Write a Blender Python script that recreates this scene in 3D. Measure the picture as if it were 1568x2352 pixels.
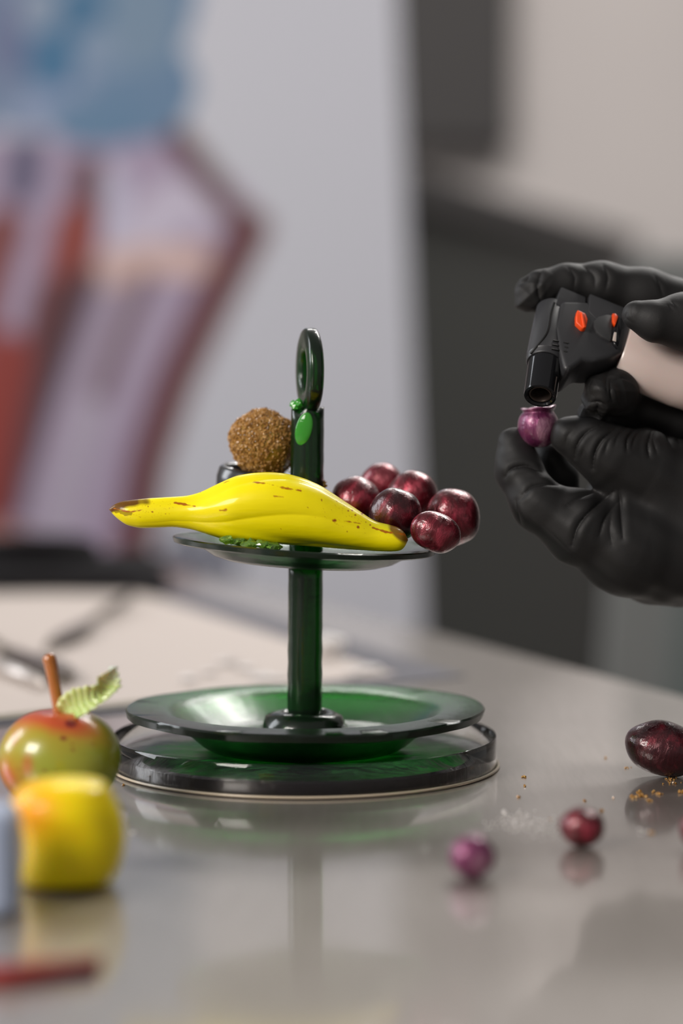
import bpy, bmesh, math, random
import numpy as np
from mathutils import Vector, Matrix

for o in list(bpy.data.objects): bpy.data.objects.remove(o, do_unlink=True)
scene = bpy.context.scene
COL = scene.collection

# ------------------------------------------------------------------ camera
T = 0.90                       # table top height
H = 0.158                      # camera height above the table top
F = 85.0 / 24.0 * 1568         # focal length in pixels
PITCH = math.radians(3.57)
CP, SP = math.cos(PITCH), math.sin(PITCH)
cam_d = bpy.data.cameras.new('camera'); cam = bpy.data.objects.new('camera', cam_d); COL.objects.link(cam)
cam.location = (0, 0, T + H); cam.rotation_euler = (math.pi/2 - PITCH, 0, 0)
cam_d.lens = 85; cam_d.sensor_fit = 'HORIZONTAL'; cam_d.sensor_width = 24; cam_d.sensor_height = 36
cam_d.clip_start = 0.02
cam_d.dof.use_dof = True; cam_d.dof.focus_distance = 0.912; cam_d.dof.aperture_fstop = 3.4
cam_d.dof.aperture_blades = 0
scene.camera = cam

# ------------------------------------------------------------------ world, lights, exposure
W = bpy.data.worlds.new('world'); scene.world = W; W.use_nodes = True
W.node_tree.nodes['Background'].inputs[0].default_value = (1.0, 0.97, 0.94, 1)
W.node_tree.nodes['Background'].inputs[1].default_value = 0.26
vs = scene.view_settings
vs.view_transform = 'Standard'; vs.look = 'None'; vs.exposure = 0.0; vs.gamma = 1.0; vs.use_curve_mapping = False

def area(name, loc, target, size, size_y, power, color):
    d = bpy.data.lights.new(name, 'AREA'); d.shape = 'RECTANGLE'; d.size = size; d.size_y = size_y
    d.energy = power; d.color = color
    o = bpy.data.objects.new(name, d); COL.objects.link(o); o.location = loc
    o.rotation_euler = (Vector(target) - Vector(loc)).to_track_quat('-Z', 'Y').to_euler()
    return o
STAND = (-0.014, 0.94, T + 0.06)
area('window_light_front_left', (-1.5, -0.55, T + 1.15), STAND, 0.9, 0.75, 46, (1.0, 0.94, 0.88))
area('window_light_left', (-1.9, 1.5, T + 0.95), STAND, 0.8, 1.3, 24, (0.92, 0.95, 1.0))
area('ceiling_light_back', (0.75, 2.3, T + 1.65), STAND, 0.9, 0.35, 22, (1.0, 0.97, 0.93))
area('background_fill_light', (0.3, 3.6, T + 1.75), (0.2, 4.2, T), 1.8, 0.8, 72, (1.0, 0.97, 0.95))  # added fill, aimed to brighten the banner and back wall

# ------------------------------------------------------------------ pixel helpers (only used to measure real positions)
def at(px, py, Y):
    dx = (px - 784); up = (1176 - py)
    d = Vector((dx, F*CP + up*SP, -F*SP + up*CP))
    k = Y / d.y
    return Vector((d.x*k, Y, T + H + d.z*k))
def on_table(px, py, h=0.0):
    dx = (px - 784); up = (1176 - py)
    d = Vector((dx, F*CP + up*SP, -F*SP + up*CP))
    k = (h - H) / d.z
    return Vector((d.x*k, d.y*k, T + h))
def project(P):
    y = P[..., 1]; z = P[..., 2] - (T + H)
    dep = y*CP - z*SP
    return P[..., 0]*F/dep + 784, 1176 - (y*SP + z*CP)*F/dep
PX = 0.94 / F                   # metres per pixel at the distance of the stand

# ------------------------------------------------------------------ object helpers
def link(name, me, m=None, parent=None, smooth=True):
    o = bpy.data.objects.new(name, me); COL.objects.link(o)
    if m and not me.materials: me.materials.append(m)
    if smooth and len(me.polygons):
        me.polygons.foreach_set('use_smooth', [True]*len(me.polygons)); me.update()
    if parent: o.parent = parent
    return o
def tag(o, label=None, cat=None, group=None, kind=None):
    if label: o['label'] = label
    if cat: o['category'] = cat
    if group: o['group'] = group
    if kind: o['kind'] = kind
    return o
def empty(name, loc, label, cat, group=None, rot=(0, 0, 0)):
    o = bpy.data.objects.new(name, None); COL.objects.link(o); o.location = loc; o.rotation_euler = rot
    o.empty_display_size = 0.01
    return tag(o, label, cat, group)
def pydata(name, vs_, fs):
    me = bpy.data.meshes.new(name); me.from_pydata([tuple(v) for v in vs_], [], fs); me.update(); return me
def from_bm(name, bm):
    me = bpy.data.meshes.new(name); bm.normal_update(); bm.to_mesh(me); bm.free(); return me
def recalc(me):
    bm = bmesh.new(); bm.from_mesh(me); bmesh.ops.recalc_face_normals(bm, faces=bm.faces); bm.to_mesh(me); bm.free(); return me
def auto_smooth(o, ang=35):
    me = o.data; me.set_sharp_from_angle(angle=math.radians(ang))
def lathe_mesh(name, prof, n=96, jitter=None, closed_axis=True):
    """prof: (r, z) list, closed through the axis when r == 0"""
    vv, ff, rows = [], [], []
    for i, (r, z) in enumerate(prof):
        if r < 1e-7:
            rows.append([len(vv)]); vv.append((0, 0, z))
        else:
            row = []
            for k in range(n):
                a = 2*math.pi*k/n
                rr, zz = r, z
                if jitter: rr, zz = jitter(i, a, r, z)
                row.append(len(vv)); vv.append((rr*math.cos(a), rr*math.sin(a), zz))
            rows.append(row)
    m = len(rows)
    pairs = [(i, i+1) for i in range(m-1)]
    if len(rows[0]) > 1 and len(rows[-1]) > 1: pairs.append((m-1, 0))
    for i, j in pairs:
        A, B = rows[i], rows[j]
        for k in range(n):
            k2 = (k+1) % n
            if len(A) == 1 and len(B) == 1: continue
            if len(A) == 1: ff.append((A[0], B[k2], B[k]))
            elif len(B) == 1: ff.append((A[k], A[k2], B[0]))
            else: ff.append((A[k], A[k2], B[k2], B[k]))
    return recalc(pydata(name, vv, ff))
def spline(pts, n):
    """Catmull-Rom through tuples of any length"""
    P = [np.array(p, float) for p in pts]; P = [2*P[0]-P[1]] + P + [2*P[-1]-P[-2]]
    out = []; segs = len(P)-3
    for i in range(n):
        u = i/(n-1)*segs; s = min(int(u), segs-1); t = u - s
        a, b, c, d = P[s:s+4]
        out.append(0.5*((2*b) + (c-a)*t + (2*a-5*b+4*c-d)*t*t + (3*b-a-3*c+d)*t**3))
    return out
def tube_mesh(name, pts, radii, n=16, cap=True):
    pts = [Vector(p) for p in pts]; vv, ff = [], []
    t = (pts[1]-pts[0]).normalized(); up = Vector((0, 0, 1)) if abs(t.z) < .9 else Vector((0, 1, 0))
    nrm = (up - t*up.dot(t)).normalized()
    for i, p in enumerate(pts):
        t = (pts[min(i+1, len(pts)-1)] - pts[max(i-1, 0)]).normalized()
        nrm = (nrm - t*nrm.dot(t)).normalized(); b = t.cross(nrm)
        for k in range(n):
            a = 2*math.pi*k/n
            vv.append(p + (nrm*math.cos(a) + b*math.sin(a))*radii[i])
    for i in range(len(pts)-1):
        for k in range(n):
            k2 = (k+1) % n
            ff.append((i*n+k, i*n+k2, (i+1)*n+k2, (i+1)*n+k))
    if cap:
        ff.append(tuple(range(n))[::-1]); ff.append(tuple((len(pts)-1)*n+k for k in range(n)))
    return recalc(pydata(name, vv, ff))
def box_bm(sx, sy, sz, c=(0, 0, 0), bevel=0.0, seg=3):
    bm = bmesh.new(); bmesh.ops.create_cube(bm, size=1)
    for v in bm.verts: v.co = Vector((v.co.x*sx + c[0], v.co.y*sy + c[1], v.co.z*sz + c[2]))
    if bevel: bmesh.ops.bevel(bm, geom=list(bm.edges), offset=bevel, segments=seg, profile=.5, affect='EDGES')
    return bm
def prism_bm(poly, z0, z1, bevel=0.0, seg=3):
    bm = bmesh.new()
    a = [bm.verts.new((x, y, z0)) for x, y in poly]; b = [bm.verts.new((x, y, z1)) for x, y in poly]
    bm.faces.new(a[::-1]); bm.faces.new(b); n = len(poly)
    for i in range(n): bm.faces.new((a[i], a[(i+1) % n], b[(i+1) % n], b[i]))
    bmesh.ops.recalc_face_normals(bm, faces=bm.faces)
    if bevel: bmesh.ops.bevel(bm, geom=list(bm.edges), offset=bevel, segments=seg, profile=.5, affect='EDGES')
    return bm

# ------------------------------------------------------------------ materials
def mat(name, base=(.5, .5, .5), rough=.5, metal=0, **kw):
    m = bpy.data.materials.new(name); m.use_nodes = True
    p = m.node_tree.nodes['Principled BSDF']
    p.inputs['Base Color'].default_value = (*base, 1); p.inputs['Roughness'].default_value = rough
    p.inputs['Metallic'].default_value = metal
    for k, v in kw.items():
        key = k.replace('_', ' ')
        p.inputs[key].default_value = (*v, 1) if isinstance(v, tuple) and len(v) == 3 and 'Radius' not in key else v
    return m
def nd(m, t, **kw):
    n = m.node_tree.nodes.new(t)
    for k, v in kw.items():
        if k in n.inputs: n.inputs[k].default_value = v
        else: setattr(n, k, v)
    return n
def lk(m, a, b): m.node_tree.links.new(a, b)
def P(m): return m.node_tree.nodes['Principled BSDF']
def coords(m, scale=(1, 1, 1), kind='Object'):
    tc = nd(m, 'ShaderNodeTexCoord'); mp = nd(m, 'ShaderNodeMapping'); mp.inputs['Scale'].default_value = scale
    lk(m, tc.outputs[kind], mp.inputs['Vector']); return mp.outputs[0]
def noise(m, scale, detail=3, rough=.5, vec=None, dist=0):
    n = nd(m, 'ShaderNodeTexNoise', Scale=scale, Detail=detail, Roughness=rough, Distortion=dist)
    lk(m, vec if vec else coords(m), n.inputs['Vector']); return n.outputs['Fac']
def ramp(m, fac, stops):
    r = nd(m, 'ShaderNodeValToRGB'); e = r.color_ramp.elements
    while len(e) < len(stops): e.new(0.5)
    for i, (p, c) in enumerate(stops):
        e[i].position = p; e[i].color = (*c, 1) if len(c) == 3 else c
    lk(m, fac, r.inputs[0]); return r.outputs[0]
def bump(m, h, strength=.3, dist=.001, sock='Normal'):
    b = nd(m, 'ShaderNodeBump', Strength=strength, Distance=dist); lk(m, h, b.inputs['Height'])
    lk(m, b.outputs[0], P(m).inputs[sock]); return b
def mixc(m, fac, a, b):
    n = nd(m, 'ShaderNodeMix'); n.data_type = 'RGBA'
    for s, v in ((0, fac), (6, a), (7, b)):
        if hasattr(v, 'is_output') or isinstance(v, bpy.types.NodeSocket): lk(m, v, n.inputs[s])
        else: n.inputs[s].default_value = v if s == 0 else (*v, 1)
    return n.outputs[2]

M = {}
# polished work table: scratched steel under a clear sheen
m = M['steel'] = mat('brushed_steel_table', (.42, .39, .365), .40, .45, Coat_Weight=.9, Coat_Roughness=.07, Coat_IOR=1.45)
v = coords(m, (30, 2.5, 1)); n1 = noise(m, 9, 6, .7, v)
lk(m, ramp(m, n1, [(.3, (.235, .208, .185)), (.7, (.285, .254, .23))]), P(m).inputs['Base Color'])
n2 = noise(m, 14, 4, .6, coords(m, (1, 1, 1)))
lk(m, ramp(m, n2, [(.35, (.05,)*3), (.7, (.13,)*3)]), P(m).inputs['Coat Roughness'])
bump(m, noise(m, 60, 5, .6, coords(m, (40, 3, 1))), .10, .0002)

def green(name, tint, rough, dens, opaque, bs, bscale):
    m = mat(name, tint, rough, 0, Transmission_Weight=1.0, IOR=1.5)
    bump(m, noise(m, bscale, 4, .6), bs, .0008)
    va = nd(m, 'ShaderNodeVolumeAbsorption', Density=dens); va.inputs['Color'].default_value = (.02, .77, .14, 1)
    out = m.node_tree.nodes['Material Output']; lk(m, va.outputs[0], out.inputs['Volume'])
    p2 = nd(m, 'ShaderNodeBsdfPrincipled'); p2.inputs['Base Color'].default_value = (.010, .030, .013, 1); p2.inputs['Roughness'].default_value = .3
    ms = nd(m, 'ShaderNodeMixShader'); ms.inputs[0].default_value = opaque
    lk(m, P(m).outputs[0], ms.inputs[1]); lk(m, p2.outputs[0], ms.inputs[2]); lk(m, ms.outputs[0], out.inputs['Surface']); return m
M['green'] = green('dark_green_cast_sugar', (.5, .85, .55), .13, 900, .30, .15, 260)
M['green_upper'] = green('green_cast_sugar_upper_plate', (.5, .85, .55), .2, 900, .42, .3, 120)
M['green_plate'] = green('green_cast_sugar_plate', (.5, .92, .55), .25, 680, .18, .3, 120)
m = M['green_chip'] = mat('light_green_clear_sugar', (.10, .62, .07), .06, 0, Transmission_Weight=.6, IOR=1.45)
bump(m, noise(m, 500, 3), .3, .0005)
M['clear'] = mat('clear_plastic', (.97, .96, .94), .02, 0, Transmission_Weight=1.0, IOR=1.38)
m = M['film'] = mat('black_film', (.010, .009, .015), .3, 0, Specular_IOR_Level=.3)
bump(m, noise(m, 55, 3, .6, coords(m, (1, 3, 1))), .5, .003)

def attr_mat(name, rough, **kw):
    m = mat(name, (1, 1, 1), rough, 0, **kw); a = nd(m, 'ShaderNodeAttribute'); a.attribute_name = 'Col'
    lk(m, a.outputs['Color'], P(m).inputs['Base Color']); return m
m = M['banana'] = attr_mat('yellow_pulled_sugar', .4, Coat_Weight=.3, Coat_Roughness=.1, Specular_IOR_Level=.15, Subsurface_Weight=.12, Subsurface_Scale=.002)
P(m).inputs['Subsurface Radius'].default_value = (1, .8, .2)
bump(m, noise(m, 60, 3, .5, coords(m, (.5, 2, 2))), .35, .0016)
m = M['apple'] = attr_mat('green_red_sugar_apple', .32, Coat_Weight=.55, Coat_Roughness=.1, Subsurface_Weight=.2, Subsurface_Scale=.004)
bump(m, noise(m, 80, 3), .12, .001)
m = M['pear'] = attr_mat('yellow_orange_sugar', .45, Specular_IOR_Level=.2, Coat_Weight=.35, Coat_Roughness=.12, Subsurface_Weight=.35, Subsurface_Scale=.006)

def pearl(name, dark, mid, light, scale=1.0):
    m = mat(name, dark, .3, .5, Coat_Weight=.8, Coat_Roughness=.03, Coat_IOR=1.45)
    v = coords(m, (1, 1, .35))
    n = noise(m, 110*scale, 6, .62, v, .9)
    lk(m, ramp(m, n, [(.30, dark), (.52, mid), (.72, light)]), P(m).inputs['Base Color'])
    n2 = noise(m, 240*scale, 4, .7, v, .5)
    lk(m, ramp(m, n2, [(.3, (.5,)*3), (.65, (.15,)*3)]), P(m).inputs['Roughness'])
    n3 = noise(m, 330*scale, 5, .7, v, .6); bump(m, n3, .5, .0012)
    b = nd(m, 'ShaderNodeBump', Strength=.45, Distance=.0012); lk(m, noise(m, 210, 4, .6), b.inputs['Height'])
    lk(m, b.outputs[0], P(m).inputs['Coat Normal'])
    return m
M['grape'] = pearl('dark_red_pearl_sugar', (.030, .0008, .003), (.13, .003, .012), (.50, .05, .09))
M['grape_deep'] = pearl('near_black_red_sugar', (.012, .001, .003), (.06, .003, .008), (.26, .02, .04))
M['grape_rose'] = pearl('rose_red_pearl_sugar', (.11, .004, .012), (.27, .015, .035), (.55, .12, .15))
M['purple'] = pearl('purple_pearl_sugar', (.060, .005, .034), (.19, .03, .105), (.60, .32, .42))

m = M['brown_body'] = mat('amber_sugar', (.33, .19, .03), .3, 0, Coat_Weight=.5, Subsurface_Weight=.3, Subsurface_Scale=.004)
lk(m, ramp(m, noise(m, 90, 4), [(.35, (.25, .12, .02)), (.65, (.40, .27, .04))]), P(m).inputs['Base Color'])
m = M['grain'] = mat('brown_sugar_grain', (.42, .22, .06), .18, 0, Transmission_Weight=.25, IOR=1.5)
lk(m, ramp(m, noise(m, 700, 2), [(.3, (.20, .08, .015)), (.5, (.55, .28, .07)), (.72, (.85, .55, .24))]), P(m).inputs['Base Color'])
m = M['glove'] = mat('black_nitrile', (.0095, .0088, .009), .55, 0, Specular_IOR_Level=.4)
lk(m, ramp(m, noise(m, 45, 3), [(.3, (.55,)*3), (.7, (.66,)*3)]), P(m).inputs['Roughness'])
bump(m, noise(m, 1600, 2), .12, .0002)
M['torch'] = mat('matte_black_plastic', (.030, .030, .033), .42)
bump(M['torch'], noise(M['torch'], 2500, 2), .12, .0002)
M['torch_gloss'] = mat('gloss_black_metal', (.01, .01, .012), .10, .3)
M['torch_grey'] = mat('dark_grey_dial', (.035, .035, .037), .45)
M['groove'] = mat('recess_black', (.003, .003, .003), .6)
M['orange'] = mat('orange_plastic', (.85, .075, .008), .32)
M['tank'] = mat('milky_fuel_tank', (.62, .50, .46), .3, 0, Subsurface_Weight=.3, Subsurface_Scale=.006, Coat_Weight=.3)
M['bore'] = mat('burner_metal', (.10, .075, .065), .35, .8)
M['stem'] = mat('caramel_sugar_stem', (.42, .13, .012), .22, 0, Coat_Weight=.8, Subsurface_Weight=.2, Subsurface_Scale=.003)
bump(M['stem'], noise(M['stem'], 140, 3), .5, .0015)
m = M['leaf'] = mat('pale_green_sugar_leaf', (.55, .68, .22), .28, 0, Coat_Weight=.6, Subsurface_Weight=.3, Subsurface_Scale=.002)
a = nd(m, 'ShaderNodeAttribute'); a.attribute_name = 'Col'; lk(m, a.outputs['Color'], P(m).inputs['Base Color'])
M['mat_cream'] = mat('cream_silicone', (.50, .43, .385), .55)
M['mat_dark'] = mat('dark_mat_border', (.035, .032, .05), .5)
M['mat_olive'] = mat('olive_mat_edge', (.16, .14, .085), .55)
M['black'] = mat('black_rubber', (.008, .007, .008), .85, 0, Specular_IOR_Level=.12)
M['tool'] = mat('tool_steel', (.16, .135, .11), .3, .85)
M['tool_light'] = mat('tool_pale_edge', (.6, .55, .52), .3, .6)
M['sugar_white'] = mat('white_sugar', (.8, .76, .74), .4, 0, Transmission_Weight=.3)
M['bluebox'] = mat('blue_grey_plastic', (.36, .42, .56), .45)
M['redstick'] = mat('dark_red_sugar', (.26, .002, .001), .4, 0, Specular_IOR_Level=.3)
M['wall'] = mat('warm_plaster', (.52, .475, .445), .85)
lk(M['wall'], ramp(M['wall'], noise(M['wall'], 1.1, 2), [(.3, (.42, .385, .37)), (.7, (.47, .43, .41))]), P(M['wall']).inputs['Base Color'])
M['wall_left'] = mat('grey_plaster', (.5, .5, .5), .85)
M['floor'] = mat('grey_floor', (.16, .155, .15), .5)
lk(M['floor'], ramp(M['floor'], noise(M['floor'], 3, 4), [(.3, (.14, .135, .13)), (.7, (.19, .18, .175))]), P(M['floor']).inputs['Base Color'])
M['panel_dark'] = mat('dark_grey_laminate', (.021, .024, .021), .6)
M['panel_black'] = mat('black_worktop', (.012, .012, .013), .5)
M['pillar'] = mat('charcoal', (.022, .019, .018), .7)
M['board'] = mat('pale_grey_board', (.20, .205, .20), .6)
M['board2'] = mat('green_grey_board', (.13, .15, .145), .6)
M['banner'] = attr_mat('printed_banner_vinyl', .5)
M['metal'] = mat('aluminium', (.5, .5, .52), .35, .9)
m = M['sleeve'] = mat('dark_cloth', (.02, .02, .022), .85)
M['skin'] = mat('skin', (.45, .27, .19), .5)

# ------------------------------------------------------------------ the room
def struct(name, me, m): return tag(link(name, me, m, smooth=False), kind='structure')
struct('floor', from_bm('floor', box_bm(9, 10, .05, (0, 2.4, -.025))), M['floor'])
struct('wall_back', from_bm('wall_back', box_bm(9, .1, 3.2, (0, 5.7, 1.6))), M['wall'])
tag(link('wall_cabinet', from_bm('wall_cabinet', box_bm(.36, .12, 1.3, (.21, 5.585, T+H+.487+.65), .01)), M['pillar'], smooth=False), 'dark grey narrow wall cabinet mounted high on the back wall', 'cabinet')  # plain dark box for the dark upright band on the back wall

# oblique dark cabinet run behind the table
A = Vector((.06, 3.15)); B = Vector((.585, 4.95)); d = (B-A).normalized(); nrm = Vector((-d.y, d.x))
htop = T + H + 445/F*3.15
cab = empty('low_cabinet', (A.x, A.y, 0), 'long dark grey cabinet standing obliquely beside the banner behind the hands', 'cabinet')
L = (B-A).length
def obl(sx0, sx1, t0, t1, z0, z1, bev=.004):
    bm = box_bm(sx1-sx0, t1-t0, z1-z0, ((sx0+sx1)/2, (t0+t1)/2, (z0+z1)/2), bev)
    bm.transform(Matrix.Rotation(math.atan2(d.y, d.x), 4, 'Z')); return bm
link('body', from_bm('body', obl(0, L, 0, .45, 0, htop-.05)), M['panel_dark'], cab, False)
link('worktop', from_bm('worktop', obl(-.01, L+.01, -.02, .46, htop-.05, htop)), M['panel_black'], cab, False)

# pale boards leaning at the right of the cabinet
def leaning(name, pts, Y, m, label, th=.02):
    q = [at(px, py, Y) for px, py in pts]; c = q[0].copy()
    bm = prism_bm([(p.x, p.z) for p in q], 0, th, .002, 1)
    bm.transform(Matrix(((1, 0, 0, 0), (0, 0, 1, Y), (0, 1, 0, 0), (0, 0, 0, 1))))
    bmesh.ops.recalc_face_normals(bm, faces=bm.faces)
    return tag(link(name, from_bm(name, bm), m, smooth=False), label, 'board')
leaning('board', [(1452, 575), (1660, 585), (1590, 1400), (1420, 2870), (1286, 2870)], 2.35, M['board'], 'pale grey board leaning upright behind the gloved hands and table edge')
leaning('board', [(1565, 1250), (1800, 1250), (1700, 2950), (1395, 2950)], 2.26, M['board2'], 'darker green grey board leaning in front of the pale board at right')

# roll-up banner with the cupcake print
BY = 3.0
def seg_d(x, y, a, b):
    ax, ay = a; bx, by = b; dx, dy = bx-ax, by-ay
    t = np.clip(((x-ax)*dx + (y-ay)*dy)/(dx*dx+dy*dy), 0, 1)
    return np.hypot(x-(ax+t*dx), y-(ay+t*dy)), t
def poly_d(x, y, pts):
    r = np.full(x.shape, 1e9)
    for a, b in zip(pts[:-1], pts[1:]): r = np.minimum(r, seg_d(x, y, a, b)[0])
    return r
def inside(x, y, pts):
    c = np.zeros(x.shape, bool); n = len(pts)
    for i in range(n):
        x1, y1 = pts[i]; x2, y2 = pts[(i+1) % n]
        if y1 == y2: continue
        cnd = ((y1 > y) != (y2 > y)) & (x < (x2-x1)*(y-y1)/(y2-y1)+x1); c ^= cnd
    return c
def banner_print(x, y):
    c = np.empty(x.shape + (3,)); c[:] = (.58, .58, .64)
    def put(mask, col, k=1.0):
        c[mask] = c[mask]*(1-k) + np.array(col)*k
    def soft(dd, w, col):
        k = np.clip((w+14-dd)/28, 0, 1)[..., None]; c[:] = c*(1-k) + np.array(col)*np.array((.5, .4, .42))*k
    cup = [(-700, 330), (400, 300), (585, 535), (520, 700), (420, 900), (350, 1100), (300, 1400), (-700, 1400)]
    put(inside(x, y, cup), (.38, .30, .42))
    # pale folds
    for pts, w, col in [([(520, 470), (400, 470), (300, 560)], 60, (.56, .50, .62)), ([(330, 620), (220, 900), (130, 1200)], 50, (.42, .36, .46)),
                        ([(450, 600), (330, 600), (240, 620)], 40, (.66, .46, .42)), ([(250, 420), (240, 520)], 45, (.52, .50, .64))]:
        put(poly_d(x, y, pts) < w, col)
    for pts, w, col in [([(395, 300), (470, 400), (570, 525)], 24, (.17, .035, .04)), ([(575, 525), (490, 690), (400, 880), (340, 1060), (300, 1290)], 36, (.22, .04, .045)),
                        ([(200, 390), (195, 500), (170, 620)], 30, (.20, .05, .07)), ([(175, 520), (150, 640), (120, 740)], 44, (.50, .08, .045)),
                        ([(130, 680), (80, 860), (40, 1030)], 40, (.20, .03, .035)), ([(200, 640), (130, 830), (60, 1010), (20, 1170)], 26, (.12, .06, .09)),
                        ([(330, 640), (280, 760), (230, 900)], 18, (.26, .14, .20)), ([(10, 520), (-30, 640), (-60, 760)], 40, (.35, .06, .045)),
                        ([(10, 820), (-20, 1000), (-50, 1180)], 52, (.50, .05, .03)), ([(-120, 400), (-180, 800), (-260, 1200)], 40, (.22, .04, .04)),
                        ([(-300, 400), (-360, 800), (-440, 1200)], 40, (.45, .05, .03)), ([(60, 350), (50, 430)], 34, (.17, .19, .36))]:
        soft(poly_d(x, y, pts), w*1.2, col)
    # blue icing made of soft lobes
    for cx, cy, rx, ry, col in [(150, -60, 310, 330, (.17, .29, .46)), (300, 200, 150, 130, (.16, .28, .45)), (60, 190, 150, 110, (.28, .36, .54)),
                                (-250, 60, 350, 320, (.20, .28, .44)), (120, 130, 60, 90, (.045, .19, .37)), (180, 30, 70, 60, (.04, .18, .35)),
                                (20, 80, 50, 110, (.16, .20, .36)), (240, 110, 70, 60, (.26, .36, .52)), (110, 250, 60, 55, (.30, .38, .58)),
                                (230, 280, 120, 60, (.14, .27, .44)), (90, 20, 50, 60, (.30, .38, .52)), (330, 40, 80, 120, (.22, .33, .47))]:
        put(((x-cx)/rx)**2 + ((y-cy)/ry)**2 < 1, np.array(col)*.78)
    for pts, w, col in [([(400, 1262), (520, 1300)], 32, (.06, .065, .11))]:
        put(poly_d(x, y, pts) < w, col)
    return c
def lean(px, py): return px
x0, x1, z0, z1 = -.50, .079, .06, 2.05
nx, nz = 150, 300
xs, zs = np.linspace(x0, x1, nx), np.linspace(z0, z1, nz)
X, Z = np.meshgrid(xs, zs)
tilt = math.tan(math.radians(2.35)); XX = X + (T + .35 - Z)*tilt
fr = [(XX.ravel(), np.full(XX.size, BY), Z.ravel()), (XX.ravel(), np.full(XX.size, BY+.002), Z.ravel())]
V = np.concatenate([np.stack(f, 1) for f in fr]); ff = []
for j in range(nz-1):
    for i in range(nx-1):
        a_ = j*nx+i; ff.append((a_, a_+1, a_+nx+1, a_+nx))
bz = nx*nz
ff += [(bz, bz+nx*(nz-1), bz+nx*nz-1, bz+nx-1)]
me = pydata('sheet', V, ff)
u_, v_ = project(V); cc = banner_print(u_, v_); ca = me.color_attributes.new('Col', 'FLOAT_COLOR', 'POINT')
ca.data.foreach_set('color', np.concatenate([cc, np.ones((len(cc), 1))], 1).ravel())
ban = empty('rollup_banner', (-.2, BY, 0), 'white roll-up banner printed with a blue iced cupcake in striped paper', 'banner')
o = link('sheet', me, M['banner'], None, False); o.parent = ban; o.matrix_parent_inverse = Matrix.Translation((.2, -BY, 0))
o = link('base', from_bm('base', box_bm(.64, .16, .06, (0, 0, .03), .01)), M['metal'], ban, False)
o = link('top_rail', from_bm('top_rail', box_bm(.60, .02, .03, (-.06, 0, 2.06), .004)), M['metal'], ban, False)

# ------------------------------------------------------------------ work table
e1 = on_table(1568, 1598); e2 = on_table(950, 1440)
ue = Vector((e2.x-e1.x, e2.y-e1.y)).normalized(); ve = Vector((-ue.y, ue.x))   # along the right edge, and to the left
def tb(s, t): q = Vector((e1.x, e1.y)) + ue*s + ve*t; return (q.x, q.y)
TH = .035
tbl = empty('work_table', (*tb(0.4, .45), 0), 'long grey polished steel work table carrying the sugar showpiece', 'table')
inv = Matrix.Translation(-Vector(tbl.location))
bm = prism_bm([tb(-1.45, 0), tb(2.2, 0), tb(2.2, 1.0), tb(-1.45, 1.0)], T-TH, T, .002, 2)
o = link('tabletop', from_bm('tabletop', bm), M['steel'], tbl, False); o.matrix_parent_inverse = inv
for s, t in ((-1.3, .1), (-1.3, .9), (2.05, .1), (2.05, .9)):
    q = tb(s, t); o = link('leg', from_bm('leg', box_bm(.045, .045, T-TH, (q[0], q[1], (T-TH)/2), .004)), M['metal'], tbl, False)
    o.matrix_parent_inverse = inv

# ------------------------------------------------------------------ silicone mat and what lies on it
c0 = on_table(1068, 1556); c0 = Vector((c0.x, c0.y)); f0 = on_table(180, 1650); fv = (Vector((f0.x, f0.y)) - c0).normalized()
su = on_table(395, 1352); su = (Vector((su.x, su.y)) - c0).normalized()
def mt(a, b): q = c0 + su*a + fv*b; return (q.x, q.y)
mo = empty('baking_mat', (*mt(.2, .2), T), 'cream silicone mat with dark border lying behind the green stand', 'mat')
inv = Matrix.Translation(-Vector(mo.location))
o = link('border', from_bm('border', prism_bm([mt(0, 0), mt(.62, 0), mt(.62, .5), mt(0, .5)], T+.0001, T+.0011, .0004, 1)), M['mat_dark'], mo, False); o.matrix_parent_inverse = inv
o = link('sheet', from_bm('sheet', prism_bm([mt(.022, .034), mt(.60, .034), mt(.60, .48), mt(.022, .48)], T+.0012, T+.0018, .0002, 1)), M['mat_cream'], mo, False); o.matrix_parent_inverse = inv
o = link('edge_strip', from_bm('edge_strip', prism_bm([mt(.010, .12), mt(.0215, .12), mt(.0215, .48), mt(.010, .48)], T+.0012, T+.0018, .0002, 1)), M['mat_olive'], mo, False); o.matrix_parent_inverse = inv

def leaf_tool(name, p0, p1, w, m, label, lift=.003, m2=None):
    p0, p1 = Vector(p0), Vector(p1); L = (p1-p0).length
    t = empty(name, p0, label, 'tool', rot=(0, 0, math.atan2((p1-p0).y, (p1-p0).x)))
    vv, ff = [], []; N = 24
    for i in range(N+1):
        s = i/N; ww = w*math.sin(math.pi*min(1, s*1.05+.02))**.8 + .0008
        x = s*L*.55
        for yy, zz in ((-ww, .0006), (-ww*.5, .0022), (0, .0030), (ww*.5, .0022), (ww, .0006), (0, -.0004)):
            vv.append((x, yy, zz+lift))
    for i in range(N):
        for k in range(6):
            k2 = (k+1) % 6; ff.append((i*6+k, i*6+k2, (i+1)*6+k2, (i+1)*6+k))
    ff.append((0, 1, 2, 3, 4, 5)); ff.append(tuple(N*6+k for k in range(6)))
    link('blade', recalc(pydata('blade', vv, ff)), m, t)
    link('handle', tube_mesh('handle', [(L*.53, 0, lift+.001), (L*.6, 0, lift+.002), (L*.85, 0, lift+.002), (L, 0, lift+.002)], [.0015, .0028, .0032, .002], 12), m2 or m, t)
    return t
p = on_table(300, 1378, .005); q = on_table(110, 1486, .005)
leaf_tool('modelling_spatula', (q.x, q.y, T+.0022), (p.x, p.y, T+.0022), .007, M['tool'], 'dark thin metal spatula lying at a slant across the middle of the cream mat')
p = on_table(-110, 1440, .005); q = on_table(160, 1560, .005)
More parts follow.
